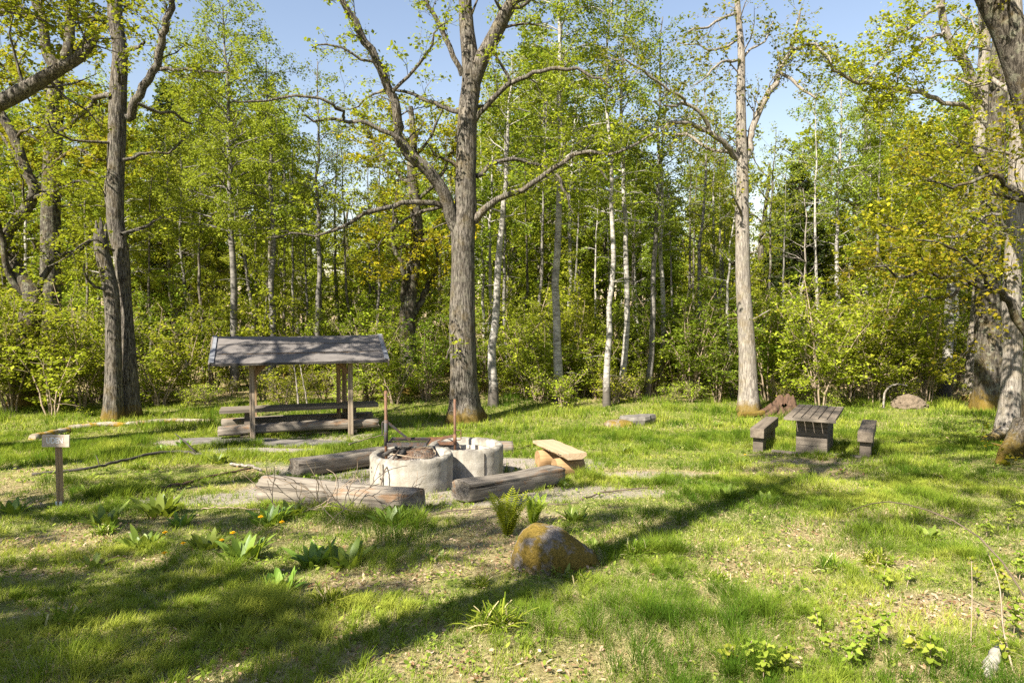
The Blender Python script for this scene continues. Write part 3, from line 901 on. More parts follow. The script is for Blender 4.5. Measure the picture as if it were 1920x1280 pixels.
# ------------------------------------------------------------------ the old oaks of the clearing
traced_oak('oak_tree', 'big forked old oak with a flared mossy foot behind the two concrete rings', None, (872, 790),
  [([(872, 800, 27), (869, 700, 25), (867, 600, 24), (868, 500, 22), (869, 440, 22), (873, 380, 20), (874, 300, 19), (877, 215, 18), (884, 144, 17), (876, 60, 14), (872, 0, 12), (870, -140, 9), (864, -300, 5)], 0, 0),
   ([(886, 160, 14), (904, 110, 14), (927, 67, 13), (948, 25, 12), (962, 0, 11), (1000, -90, 8), (1040, -200, 5)], 0, -.8)],
  [([(856, 440, 15), (843, 396, 15), (823, 349, 14), (792, 312, 13), (749, 268, 12), (748, 228, 11), (729, 161, 9.5), (702, 104, 9), (668, 44, 8), (638, 0, 7), (600, -70, 5), (570, -140, 3)], 0, -2.0),
   ([(866, 142, 6), (843, 87, 6), (816, 34, 5), (799, 0, 4.5), (780, -60, 3)], 0, -.6),
   ([(749, 262, 6), (715, 245, 5), (675, 225, 4.5), (628, 225, 4), (587, 228, 3), (570, 215, 2)], -1, -1.6),
   ([(645, 222, 4), (637, 208, 3.6), (611, 188, 3.4), (547, 178, 3), (480, 190, 2.5), (430, 184, 1.8)], -1.3, -2.4),
   ([(738, 172, 4), (749, 158, 4), (776, 128, 3.5), (806, 94, 3), (816, 60, 2.2), (840, 40, 1.4)], -1.2, -1.6),
   ([(862, 210, 6), (840, 203, 5.5), (816, 196, 5), (782, 183, 4), (749, 168, 3.2), (695, 180, 2.5), (661, 203, 1.8), (625, 200, 1.2)], 0, .8),
   ([(700, 116, 3), (670, 108, 2.8), (641, 94, 2.5), (601, 82, 2), (585, 90, 1.3)], -1.5, -2),
   ([(892, 226, 6), (917, 191, 6), (957, 158, 5.5), (997, 138, 5), (1034, 129, 4.5), (1078, 131, 4), (1118, 148, 3), (1150, 166, 2)], 0, -1.5),
   ([(957, 157, 4), (943, 134, 3.4), (928, 104, 3), (930, 80, 2)], -.5, -.6),
   ([(893, 330, 6), (923, 306, 5.5), (957, 299, 5), (994, 306, 4.2), (1031, 319, 3.2), (1044, 345, 2.5)], 0, 1.2),
   ([(890, 415, 9), (917, 386, 8), (950, 366, 7), (990, 349, 6), (1031, 322, 5.5), (1061, 299, 5), (1095, 286, 4.5), (1139, 292, 3.6), (1182, 276, 3), (1228, 248, 2)], 0, -1.8),
   ([(1043, 326, 3.6), (1050, 345, 3.2), (1064, 373, 2.4), (1075, 400, 1.6)], -.9, -.9),
   ([(1100, 287, 3.4), (1113, 300, 3), (1125, 318, 2.4), (1139, 338, 1.4)], -1.2, -1.1),
   ([(850, 396, 8), (816, 380, 7), (765, 380, 6), (722, 390, 5.5), (681, 403, 5), (641, 427, 4), (600, 440, 3), (540, 442, 2), (500, 446, 1.3)], 0, -2.2),
   ([(842, 380, 5), (800, 396, 4), (760, 410, 3.2), (730, 440, 2.2), (700, 470, 1.4)], 0, .8),
   ([(952, 20, 5), (985, 8, 4.5), (1020, -20, 3.5), (1080, -70, 2)], -.4, -1.2),
   ([(855, 600, 3), (846, 640, 2.4), (838, 672, 1.4)], -.2, -.5)],
  101, 'oak_bark', 'leaf_oak', per=7, lsize=.09, dens=.85, flare=.75)

traced_oak('oak_tree', 'pale slim barked oak standing behind the table with the two beam seats', None, (1405, 772),
  [([(1405, 780, 19), (1403, 720, 17), (1400, 640, 15.5), (1393, 520, 13), (1392, 430, 12.5), (1392, 328, 11), (1390, 256, 9.5), (1389, 164, 8), (1390, 98, 6.5), (1385, 39, 5.5), (1382, 0, 5), (1376, -80, 3)], 0, 0)],
  [([(1398, 320, 8), (1405, 280, 8), (1410, 240, 7.5), (1428, 197, 7), (1454, 157, 6), (1464, 128, 5.5), (1481, 98, 4.5), (1494, 60, 3), (1500, 20, 2)], 0, .8),
   ([(1462, 135, 4), (1474, 144, 4), (1500, 162, 3.5), (1515, 174, 2.8), (1530, 184, 1.8)], .5, -.5),
   ([(1481, 98, 3.4), (1494, 95, 3.2), (1513, 85, 3), (1533, 85, 2.6), (1548, 100, 2.2), (1559, 118, 1.5)], .8, -.4),
   ([(1387, 300, 7), (1365, 275, 6.5), (1349, 259, 6.5), (1310, 240, 5.5), (1284, 230, 4.5), (1254, 230, 3.5), (1240, 245, 2)], 0, -1.6),
   ([(1330, 248, 5), (1326, 230, 4.6), (1313, 210, 4.4), (1284, 194, 4), (1262, 198, 3), (1244, 198, 2)], -.8, -1.6),
   ([(1290, 196, 3.6), (1277, 184, 3.4), (1244, 161, 3), (1215, 141, 2.6), (1182, 115, 2.2), (1133, 105, 1.4)], -1.2, -2.6),
   ([(1383, 290, 5), (1359, 282, 4.5), (1313, 272, 4), (1290, 253, 3.4), (1261, 253, 2.4)], 0, 1),
   ([(1384, 30, 3.4), (1372, 26, 3.2), (1343, 41, 3), (1320, 51, 2.4), (1290, 60, 1.6)], 0, -1),
   ([(1389, 75, 3.2), (1382, 77, 3), (1343, 95, 2.6), (1310, 89, 2), (1270, 80, 1.3)], 0, .8),
   ([(1389, 116, 3.4), (1370, 113, 3), (1353, 115, 2.8), (1330, 141, 2.2), (1300, 160, 1.4)], 0, -1.2),
   ([(1392, 112, 3), (1410, 90, 2.6), (1440, 70, 2), (1450, 40, 1.4)], 0, .6),
   ([(1400, 480, 2), (1420, 465, 1.6), (1435, 440, 1)], 0, -.4),
   ([(1402, 600, 2), (1425, 590, 1.6), (1445, 580, 1)], 0, -.4)],
  102, 'oak_bark_pale', 'leaf_oak', per=6, lsize=.085, dens=1.2, flare=.45)

traced_oak('oak_tree', 'grey twin stemmed oak with one stem broken off, left of the roofed shelter', None, (232, 785),
  [([(247, 795, 16), (241, 680, 14), (233, 560, 13), (228, 480, 13), (218, 430, 14.5), (216, 390, 15), (219, 262, 15), (222, 164, 14.5), (225, 98, 13), (216, 33, 12.5), (215, 0, 12), (212, -120, 8), (220, -240, 4)], .2, .2),
   ([(213, 795, 16), (213, 690, 14), (212, 600, 13), (208, 545, 13.5), (199, 505, 13), (191, 470, 12.5), (189, 440, 11.5), (189, 428, 10)], -.35, -.5),
   ([(183, 445, 4), (181, 425, 3), (180, 413, .8)], -.5, -.5), ([(190, 440, 4.5), (190, 422, 3.2), (188, 408, .8)], -.52, -.52), ([(197, 445, 4), (198, 428, 3), (199, 418, .8)], -.5, -.5)],
  [([(238, 222, 10), (256, 184, 9.5), (285, 141, 8.5), (302, 92, 8), (312, 43, 7.5), (323, 0, 7), (340, -70, 5), (350, -150, 3)], 0, -1),
   ([(302, 131, 4), (344, 131, 3.6), (387, 136, 3), (433, 137, 2)], -.6, -1.6),
   ([(258, 194, 4), (295, 207, 3.6), (331, 217, 3), (361, 233, 2)], -.3, .8),
   ([(208, 182, 6), (190, 180, 6), (177, 187, 5.5), (148, 220, 5), (121, 243, 4), (90, 250, 2.5)], 0, 1.5),
   ([(232, 97, 5), (253, 92, 4.4), (264, 88, 4), (271, 79, 3)], 0, -.4),
   ([(204, 268, 3.4), (150, 262, 3), (110, 250, 2.5), (90, 225, 1.5)], 0, -1.4),
   ([(230, 300, 4), (260, 290, 3.4), (280, 285, 3), (320, 285, 2.6), (345, 260, 1.6)], 0, .8),
   ([(228, 440, 5), (260, 430, 4), (290, 415, 3.5), (310, 400, 2)], 0, 1.4),
   ([(205, 545, 4), (180, 540, 3.4), (165, 520, 3), (158, 490, 2)], -.5, -1.2),
   ([(214, 470, 3), (180, 450, 2.4), (140, 470, 2), (90, 500, 1.3)], -.4, -1.8)],
  103, 'oak_bark', 'leaf_oak', per=7, lsize=.09, dens=1.1, flare=.5)

traced_oak('oak_tree', 'dark forked oak behind the leftmost hazels, half hidden by leaves', 24.5, (92, 775),
  [([(92, 780, 24), (93, 640, 20), (95, 544, 17), (95, 394, 16), (98, 312, 15), (102, 213, 14), (105, 131, 13), (88, 98, 9), (79, 33, 8), (66, 0, 7), (60, -90, 4)], 0, 0),
   ([(106, 135, 10), (128, 92, 9), (131, 33, 8), (134, 0, 7), (140, -90, 4)], 0, .5)],
  [([(98, 312, 5), (140, 280, 4), (190, 300, 3), (230, 290, 2)], 0, -1.5), ([(98, 400, 5), (60, 330, 5), (26, 290, 4), (0, 250, 3)], 0, 1),
   ([(110, 120, 6), (160, 80, 5), (200, 40, 4), (250, 10, 2)], 0, 1.5), ([(90, 170, 5), (40, 150, 4), (0, 120, 3)], 0, 1),
   ([(96, 240, 5), (130, 210, 4.4), (170, 215, 3.4), (200, 240, 2)], 0, -1), ([(80, 40, 4), (40, 20, 3), (0, 30, 2)], 0, .6)],
  104, 'oak_bark_dark', 'leaf_olive', per=13, lsize=.125, dens=1.6, flare=.4)

traced_oak('oak_tree', 'crooked mossy oak at the far left edge with arching low limbs', 21.5, (48, 785),
  [([(44, 795, 24), (46, 700, 21), (56, 600, 18), (62, 555, 17), (45, 528, 13), (26, 490, 11), (13, 442, 10), (33, 413, 10), (60, 375, 9.5), (64, 350, 9), (49, 321, 9), (26, 256, 8.5), (0, 213, 8), (-40, 150, 7)], 0, 0)],
  [([(60, 565, 8), (20, 520, 7), (0, 440, 6), (-20, 380, 5)], 0, -.8), ([(60, 375, 5), (100, 360, 4), (150, 340, 3), (180, 350, 1.6)], 0, -1),
   ([(64, 560, 8), (80, 520, 7), (110, 480, 5), (150, 470, 3), (180, 440, 2)], 0, 1.2), ([(26, 256, 4), (60, 240, 3), (100, 250, 2)], 0, -.8)],
  105, 'oak_bark_dark', 'leaf_oak', per=9, lsize=.10, dens=1.4, flare=.4)

# the oak whose trunk stands just outside the left edge and whose thick limb reaches into the picture
L0 = traced_oak('oak_tree', 'oak at the left edge showing one thick upward limb and hanging leaves', 13.0, (-260, 850),
  [([(-260, 850, 46), (-250, 600, 38), (-240, 330, 34), (-200, 250, 26), (-100, 60, 20), (-60, -150, 14), (-40, -400, 8)], 0, 0),
   ([(-235, 300, 24), (-120, 240, 19), (0, 193, 15), (49, 167, 14), (108, 131, 11), (150, 108, 9), (170, 84, 7), (182, 70, 4)], 0, -.6)],
  [([(-60, -100, 10), (20, -180, 8), (100, -300, 6)], 0, 1.5), ([(-220, 240, 10), (-300, 0, 8), (-320, -200, 5)], 0, 1), ([(-70, -50, 9), (-30, -250, 7), (40, -420, 4)], 0, 3),
   ([(-120, 80, 9), (-60, 40, 8), (0, 25, 6), (60, 30, 4), (120, 55, 2)], 0, -.5), ([(-80, 0, 7), (0, -30, 6), (80, -60, 4), (160, -110, 3)], 0, -1.5)],
  106, 'oak_bark', 'leaf_oak', per=9, lsize=.085, dens=1.2, flare=.5)

traced_oak('oak_tree', 'pale oak stem in the right hand group, left of its darker neighbour', 23.0, (1826, 752),
  [([(1826, 760, 19), (1828, 700, 16), (1833, 600, 13), (1836, 560, 12), (1842, 450, 11), (1838, 320, 11), (1839, 230, 12), (1845, 120, 10), (1846, 66, 9), (1840, -40, 7), (1836, -150, 4)], 0, 0),
   ([(1838, 190, 9), (1822, 150, 8.5), (1808, 115, 8), (1775, 66, 7), (1762, 0, 6), (1740, -90, 4)], 0, -.6)],
  [([(1838, 205, 6), (1800, 198, 5.5), (1765, 190, 5), (1723, 174, 5), (1677, 167, 4.6), (1644, 161, 4.4), (1605, 154, 4.2), (1578, 141, 3.6), (1562, 131, 3), (1549, 108, 2.4), (1529, 89, 1.5)], 0, -2.4),
   ([(1769, 12, 4), (1749, 20, 4), (1723, 39, 3.4), (1693, 62, 3), (1664, 92, 2.8), (1644, 125, 2.4), (1621, 154, 2)], -.6, -2),
   ([(1840, 300, 4), (1800, 320, 3.4), (1750, 330, 3), (1700, 350, 2)], 0, -1.5), ([(1842, 400, 4), (1800, 390, 3), (1740, 420, 2.5), (1690, 450, 1.6)], 0, -2),
   ([(1800, 100, 4), (1830, 60, 3), (1800, 20, 2)], -.5, .8), ([(1770, 60, 4), (1730, 80, 3), (1690, 130, 2.4), (1670, 190, 1.5)], -.5, -1.5)],
  107, 'oak_bark_pale', 'leaf_olive', per=9, lsize=.10, dens=1.6, flare=.4)
traced_oak('oak_tree', 'thick dark barked oak in the right hand group, between two pale stems', 21.0, (1856, 764),
  [([(1858, 775, 30), (1856, 700, 25), (1853, 620, 22), (1852, 549, 21), (1856, 420, 18), (1866, 280, 16), (1872, 140, 14), (1880, 0, 11), (1890, -150, 6)], 0, 0)],
  [([(1856, 430, 6), (1810, 400, 5), (1750, 405, 4), (1700, 430, 3), (1650, 420, 2)], 0, -2), ([(1860, 330, 6), (1820, 290, 5), (1780, 270, 4), (1730, 290, 3), (1690, 280, 2)], 0, -2.4),
   ([(1868, 250, 5), (1830, 220, 4), (1800, 240, 3)], 0, 1), ([(1870, 180, 5), (1900, 120, 4), (1940, 80, 3)], 0, 1), ([(1850, 480, 5), (1800, 470, 4), (1760, 490, 3), (1700, 480, 2), (1660, 500, 1.4)], 0, -2.5)],
  108, 'oak_bark_dark', 'leaf_olive', per=10, lsize=.10, dens=1.6, flare=.5)
traced_oak('oak_tree', 'smooth pale oak stem with a mossy root beside the trunk at the right edge', 15.5, (1893, 812),
  [([(1888, 820, 22), (1893, 770, 19), (1897, 700, 16), (1898, 620, 16), (1896, 560, 15), (1904, 420, 15), (1910, 280, 15), (1905, 140, 14), (1900, 0, 13), (1895, -200, 9)], 0, 0),
   ([(1885, 806, 8), (1868, 816, 7), (1846, 824, 5), (1825, 830, 3)], -.2, -.5)],
  [([(1897, 440, 5), (1860, 400, 4), (1800, 440, 3), (1740, 440, 2)], 0, -1), ([(1905, 200, 6), (1870, 150, 5), (1830, 160, 4), (1780, 140, 2)], 0, 1.5)],
  109, 'oak_bark_pale', 'leaf_oak', per=9, lsize=.085, dens=1.4, flare=.3)
traced_oak('oak_tree', 'huge leaning oak at the right edge with a spreading root and low lichened limb', None, (1955, 858),
  [([(1958, 862, 50), (1956, 800, 37), (1954, 700, 30), (1958, 560, 28), (1974, 400, 30), (1960, 260, 34), (1925, 150, 30), (1893, 60, 27), (1862, 0, 25), (1800, -120, 19), (1740, -260, 10)], 0, 0),
   ([(1925, 800, 26), (1900, 830, 15), (1880, 848, 8), (1868, 856, 4)], -.3, -.6)],
  [([(1935, 640, 10), (1908, 582, 9), (1884, 553, 8), (1850, 545, 6.5), (1800, 520, 5), (1740, 505, 4), (1690, 515, 3), (1640, 500, 2)], -.2, -1.2),
   ([(1960, 420, 8), (1900, 350, 6), (1850, 330, 5), (1790, 350, 3), (1740, 340, 2)], -.3, -1.4),
   ([(1800, 540, 4), (1760, 560, 3), (1720, 560, 2)], -.8, -1), ([(1860, 545, 5), (1830, 500, 4), (1780, 460, 3), (1720, 450, 2)], -.6, -1.6)],
  110, 'oak_bark_dark', 'leaf_olive', per=9, lsize=.08, dens=1.4, flare=.15)

traced_oak('oak_tree', 'gnarled oak with golden young leaves between the shelter and the big forked oak', 24.5, (766, 735),
  [([(766, 740, 18), (765, 640, 15), (764, 590, 15), (770, 540, 13), (778, 480, 12), (782, 430, 11), (778, 380, 10), (772, 320, 9), (775, 260, 7), (770, 200, 4)], 0, 0)],
  [([(768, 590, 7), (756, 560, 7), (757, 520, 6), (748, 480, 5), (735, 440, 5), (742, 410, 4), (720, 380, 3)], 0, -1), ([(775, 590, 8), (790, 560, 7), (806, 530, 6), (820, 490, 4), (815, 450, 3)], 0, 1),
   ([(780, 450, 5), (830, 448, 4.5), (850, 440, 3), (880, 430, 2)], 0, -1), ([(780, 460, 5), (745, 465, 5), (720, 440, 4), (690, 430, 3)], 0, 1), ([(776, 380, 5), (820, 340, 4), (850, 280, 3), (860, 230, 2)], 0, .8),
   ([(772, 350, 5), (730, 310, 4), (700, 270, 3), (690, 230, 2)], 0, .8), ([(774, 300, 4), (810, 250, 3), (830, 200, 2)], 0, -.6), ([(773, 280, 4), (740, 230, 3), (730, 190, 2)], 0, .4)],
  111, 'oak_bark_dark', 'leaf_yellow', per=12, lsize=.105, dens=1.5, flare=.2)

# oaks beside and behind the viewer: they throw the shade that lies over the front of the clearing
def shade_oak(x, y, label, seed, h, r, spread, limbs, base, per=6, rz=0, leaf='leaf_oak', lsize=.10, wob=.12):
    o = oak(seed, h, r, 'oak_tree', 'oak_bark', leaf, spread, limbs, base, per, lsize, wob)
    o.location = Vector(G(x, y)); o.rotation_euler = (0, 0, rz)
    tag(o, label, 'tree')
    return o
shade_oak(-4.0, .3, 'tall straight oak left of the viewpoint casting the long bar of shade', 121, 17, .26, 4.0, 16, .62, 11, lsize=.12, wob=.05)
shade_oak(-8.8, -2.6, 'spreading oak behind the left edge shading the front left grass', 122, 12, .34, 4.6, 15, .40, 13, 1.0, lsize=.15)
shade_oak(-1.2, -2.6, 'oak behind the viewpoint with a high open crown', 123, 17, .33, 4.2, 13, .6, 9, 2.0, lsize=.12)
shade_oak(-11.0, 2.2, 'oak beyond the left edge shading the grass by the sign', 124, 12, .3, 3.8, 12, .42, 9, .4, lsize=.13)
shade_oak(-10.8, 9.3, 'oak beyond the left edge whose limbs shade the shelter roof', 126, 13, .32, 3.6, 11, .5, 7, 1.4)
shade_oak(3.6, -3.6, 'oak behind the right shoulder of the viewpoint with a thin crown', 125, 14, .28, 3.6, 9, .55, 4, 3.0)

# ------------------------------------------------------------------ birches and other slim trees at the edge of the wood
def place(o, px, Y, label=None, cat='tree', group=None, rz=None, scale=None):
    w = W(px, 700, Y); o.location = Vector(G(w[0], Y))
    if rz is not None: o.rotation_euler = (0, 0, rz)
    if scale: o.scale = (scale,) * 3
    tag(o, label, cat, group); return o

edge = [  # px, depth, height, radius, crown base, spread, lean, bark, label, dens, leaf
 (440, 25.5, 14.2, .15, .40, 2.7, (0, 0), 'birch_grey', 'tall grey stemmed birch with a weeping crown rising above the shelter roof', 2.1, 'leaf_birch'),
 (925, 21.8, 11, .145, .52, 1.5, (.052, 0), 'birch', 'leaning white birch just right of the big forked oak', .8, 'leaf_birch'),
 (1049, 22.3, 16.5, .14, .42, 2.5, (0, 0), 'birch', 'thick white birch standing straight above the right log beside the fire rings', 1.7, 'leaf_birch'),
 (1138, 21.8, 13.5, .10, .42, 1.7, (0, 0), 'birch', 'slim white birch right behind the low stone slab', 1.0, 'leaf_green'),
 (1167, 22.8, 14.5, .105, .40, 1.8, (0, 0), 'birch', 'slim white birch close right of another behind the low stone slab', 1.0, 'leaf_birch'),
 (1213, 24, 13.0, .11, .40, 1.8, (-.01, 0), 'birch_grey', 'grey flecked birch in the row midway to the pale oak', 1.0, 'leaf_green'),
 (1238, 25, 12, .10, .42, 1.6, (.01, 0), 'birch', 'thin white birch at the right end of the row of slim stems', .9, 'leaf_green'),
 (1316, 28, 12, .10, .45, 1.8, (0, 0), 'birch_grey', 'pale birch left of the pale oak, showing through leaves', .9, 'leaf_birch'),
 (1376, 23.5, 7.5, .06, .45, 1.2, (-.01, 0), 'birch', 'very thin white stem right beside the pale oak', .7, 'leaf_green'),
 (1572, 32, 14.5, .12, .40, 2.3, (0, 0), 'birch', 'white birch with a yellow green crown above the table with beam seats', 1.2, 'leaf_birch'),
 (1612, 34, 13.5, .12, .42, 2.2, (0, 0), 'birch', 'white birch right of the table with beam seats, deep in the leaves', 1.0, 'leaf_birch'),
 (908, 29, 11.5, .07, .5, 1.3, (0, 0), 'birch', 'thin white birch stem seen past the right side of the forked oak', .7, 'leaf_birch'),
 (595, 26.5, 12.5, .12, .45, 1.8, (0, 0), 'birch_grey', 'grey stem rising behind the middle of the shelter roof', .8, 'leaf_green'),
 (513, 26, 12.5, .14, .45, 1.8, (.0, 0), 'birch_grey', 'reddish grey stem seen under the left part of the shelter roof', .8, 'leaf_birch'),
 (506, 29, 13.0, .10, .45, 1.7, (0, 0), 'bark', 'dark slim stem behind the shelter, close left of a lighter one', .8, 'leaf_birch'),
 (640, 31, 11.0, .09, .45, 1.7, (0, 0), 'bark', 'dark thin stem behind the right end of the shelter roof', .8, 'leaf_green'),
 (1770, 24.5, 10.0, .19, .45, 1.8, (0, 0), 'birch', 'short thick white stem dappled with shade left of the right hand oak group', .8, 'leaf_oak'),
]
for i, (px, Y, h, r, base, sp, lean, bk, lab, dn, lf) in enumerate(edge):
    o = birch(200 + i, h, r, base, sp, bk, lf, 'birch_tree', lean, dn, .075, per=18)
    place(o, px, Y, lab, 'tree', 'slim trees at the edge of the wood')
o = spruce(231, 10.5); place(o, 1492, 33, 'dark spruce showing between the pale oak and the yellow green birch', 'tree')
# bleached dead tree in front of the spruce
def dead_tree(seed, h):
    rg = np.random.default_rng(seed); root = empty('dead_tree', (0, 0, 0)); Wd = Wood()
    tl = trunk_line(rg, h, wob=.2); rad = .07 * (1 - .85 * np.linspace(0, 1, 14)) + .006
    Wd.tube(tl, rad, 7)
    for i in range(22):
        tt = .4 + .6 * i / 22; j = min(int(tt * 13), 12); a = rg.random() * 6.28
        grow(Wd, tl[j], np.array([math.cos(a), math.sin(a), .5]), rg.uniform(.5, 1.5), rad[j] * .5, 1, OAK, rg, 2, (5, 4, 3, 3))
    Wd.obj('trunk', M['dead_wood'], root); return root
o = dead_tree(232, 8.2); place(o, 1514, 29, 'bleached leafless dead tree in front of the dark spruce', 'tree')

# ------------------------------------------------------------------ the wood behind: kinds built once and copied
protos = {
 'birch_a': birch(301, 13, .12, .35, 2.1, 'birch', 'leaf_birch', dens=1.1, lsize=.10, per=16),
 'birch_b': birch(302, 14, .11, .30, 1.8, 'birch_grey', 'leaf_birch', dens=1.1, lsize=.10, per=16),
 'birch_c': birch(303, 12, .10, .42, 2.0, 'birch', 'leaf_green', dens=1.1, lsize=.10, per=16),
 'broad_a': broadleaf(304, 11, .13, .15, 2.5, lsize=.115, per=16),
 'broad_b': broadleaf(305, 12, .14, .25, 2.7, leaf='leaf_birch', lsize=.115, per=16),
 'broad_c': broadleaf(306, 9, .11, .10, 2.3, leaf='leaf_hazel', lsize=.11, per=16),
 'oak_a': oak(307, 11, .26, leaf='leaf_oak', bark='oak_bark_dark', spread=4.2, limbs=10, base=.22, lsize=.16, per=12),
 'oak_b': oak(308, 10, .24, leaf='leaf_oak', bark='oak_bark_dark', spread=4.0, limbs=9, base=.25, lsize=.16, per=11),
 'sap_a': broadleaf(309, 5.5, .05, .06, 1.5, leaf='leaf_green', lsize=.10, per=15, name='sapling', dens=1.4),
 'sap_b': broadleaf(310, 4.5, .045, .05, 1.4, leaf='leaf_hazel', lsize=.10, per=15, name='sapling', dens=1.4),
 'hazel_a': hazel(311, 3.2), 'hazel_b': hazel(312, 2.5, 6, 1.0), 'hazel_c': hazel(313, 4.2, 7, 1.4), 'hazel_d': hazel(314, 3.0, 7, 1.2, leaf='leaf_green'),
 'bush_a': hazel(315, 1.2, 8, .6, leaf='leaf_hazel', name='low_bush', per=6, lsize=.08, dens=1.6),
 'spruce': spruce(316, 12),
}
HEIGHT = dict(birch_a=13, birch_b=14, birch_c=12, broad_a=11, broad_b=12, broad_c=9, oak_a=11.5, oak_b=10.5, sap_a=5.5, sap_b=4.5, spruce=12)
LAB = {
 'birch_a': ('white stemmed birch in the crowded wood behind the clearing', 'white stemmed birches of the wood'),
 'birch_b': ('grey stemmed birch in the crowded wood behind the clearing', 'grey stemmed birches of the wood'),
 'birch_c': ('white stemmed birch with darker green leaves in the wood', 'dark leaved birches of the wood'),
 'broad_a': ('leafy dark green tree filling the wood behind the clearing', 'dark green trees of the wood'),
 'broad_b': ('leafy yellow green tree filling the wood behind the clearing', 'yellow green trees of the wood'),
 'broad_c': ('low bright green leafy tree inside the wood', 'bright green trees of the wood'),
 'oak_a': ('crooked olive green oak inside the wood', 'olive green oaks of the wood'),
 'oak_b': ('smaller crooked olive oak inside the wood', 'smaller olive oaks of the wood'),
 'sap_a': ('dark green sapling under the taller trees of the wood', 'dark green saplings'),
 'sap_b': ('bright green sapling under the taller trees of the wood', 'bright green saplings'),
 'hazel_a': ('bright green hazel with several stems along the edge of the wood', 'bright hazels along the edge'),
 'hazel_b': ('low spreading bright hazel along the edge of the wood', 'low hazels along the edge'),
 'hazel_c': ('tall arching bright hazel along the edge of the wood', 'tall hazels along the edge'),
 'hazel_d': ('darker green hazel along the edge of the wood', 'darker hazels along the edge'),
 'bush_a': ('knee high leafy bush at the foot of the wood', 'knee high bushes at the foot of the wood'),
 'spruce': ('dark spruce deep in the wood', 'dark spruces of the wood'),
}
used = set()
def put(kind, px, Y, scale=1.0, label=None):
    lab, grp = LAB[kind]
    cat = 'tree' if kind[:3] in ('bir', 'bro', 'oak', 'spr') else ('sapling' if kind[:3] == 'sap' else 'bush')
    w = W(px, 700, Y); loc = G(w[0], Y)
    rz = rng.random() * 6.28
    if kind not in used:
        used.add(kind); o = protos[kind]
        o.location = Vector(loc); o.rotation_euler = (0, 0, rz); o.scale = (scale,) * 3
        tag(o, label or lab, cat, grp)
    else:
        o = dup(protos[kind], loc, rz, scale, label or lab, cat, grp, tilt=(float(rng.normal(0, .025)), float(rng.normal(0, .025))))
    return o
SKY = ([-200, 0, 330, 380, 430, 490, 550, 600, 650, 720, 800, 880, 950, 1010, 1080, 1120, 1160, 1230, 1300, 1400, 1480, 1540, 1580, 1640, 1700, 1780, 2120],
       [60, 90, 110, 120, 110, 150, 190, 280, 290, 240, 200, 170, 110, 30, 20, 90, 230, 260, 240, 230, 260, 170, 90, 130, 170, 120, 60])
def skyline(px): return np.interp(px, *SKY)
def fill(n, y0, y1, kinds, seed, under=.0, jit=60):
    r = np.random.default_rng(seed)
    for i in range(n):
        px = -120 + 2160 * (i + r.random()) / n
        Y = y0 + (y1 - y0) * r.random()
        k = kinds[r.integers(len(kinds))]
        top = skyline(px) + under + abs(r.normal(0, jit))
        h = (HOR - top) / FPX * Y + 3.0
        s = np.clip(h / HEIGHT[k], .45, 1.9)
        put(k, px, Y, float(s))
for k_, (sd_, h_, r_, bk_, lf_) in enumerate([(320, 11.5, .075, 'birch', 'leaf_birch'), (321, 10.5, .065, 'birch_grey', 'leaf_green'), (322, 11, .07, 'bark', 'leaf_birch')]):
    nm_ = 'pole_%d' % k_
    protos[nm_] = birch(sd_, h_, r_, .58, 1.2, bk_, lf_, 'slender_tree', (0, 0), .8, .085, .10, 12)
    HEIGHT[nm_] = h_
    LAB[nm_] = (('thin white birch pole in the open front of the wood', 'thin white poles'), ('thin grey flecked pole tree in the open front of the wood', 'thin grey poles'), ('thin dark pole tree in the open front of the wood', 'thin dark poles'))[k_]
for px_, Y_, k_ in [(478, 29, 2), (535, 31, 2), (556, 28, 1), (612, 30, 2), (662, 29, 2), (690, 32, 2), (712, 28.5, 1), (820, 31, 2), (952, 27, 1), (985, 30, 2), (1008, 28, 1), (1072, 29, 1), (1095, 33, 2), (1112, 27.5, 0), (1150, 31, 1), (1188, 29, 2),
                    (1200, 33, 2), (1262, 28, 1), (1285, 31, 2), (1300, 33, 2), (1340, 29, 0), (1355, 32, 1), (1432, 29, 2), (1460, 31, 1), (1530, 30, 0), (1640, 31, 1), (1672, 29, 1), (1715, 32, 1), (380, 28, 2), (330, 30, 2), (280, 29, 2), (160, 30, 2)]:
    put('pole_%d' % k_, px_, Y_, .75 + .5 * rng.random())
fill(12, 27, 33, ['birch_a', 'birch_b', 'birch_c'], 41, 60, 90)
fill(26, 34, 43, ['birch_a', 'birch_b', 'birch_c', 'broad_a', 'broad_b', 'oak_a', 'oak_b', 'birch_b'], 42, 30, 70)
fill(34, 42, 58, ['birch_a', 'broad_a', 'broad_b', 'birch_c', 'oak_a', 'birch_b', 'broad_b', 'spruce'], 43, 30, 70)
fill(34, 58, 80, ['broad_a', 'broad_b', 'birch_a', 'broad_a', 'spruce'], 44, 60, 60)
for i in range(34):                                   # saplings under the trees
    px = -100 + 2120 * (i + rng.random()) / 34
    put(['sap_a', 'sap_b', 'sap_a'][i % 3], px, rng.uniform(27.5, 35), rng.uniform(.5, 1.1))
for i in range(26):
    px = -100 + 2120 * (i + rng.random()) / 26
    put(['sap_a', 'broad_c'][i % 2], px, rng.uniform(34, 46), rng.uniform(.8, 1.4))
for i in range(44):
    px = -100 + 2120 * (i + rng.random()) / 44
    put(['sap_a', 'sap_b', 'broad_c'][i % 3], px, rng.uniform(46, 64), rng.uniform(1.0, 1.7))
for i in range(26):
    px = 420 + 1050 * (i + rng.random()) / 26
    put(['sap_b', 'hazel_c', 'sap_b', 'hazel_a'][i % 4], px, rng.uniform(25.5, 31), rng.uniform(.6, 1.05))
for i in range(18):
    px = 380 + 1400 * (i + rng.random()) / 18
    put('broad_c', px, rng.uniform(30, 38), rng.uniform(.55, .95))
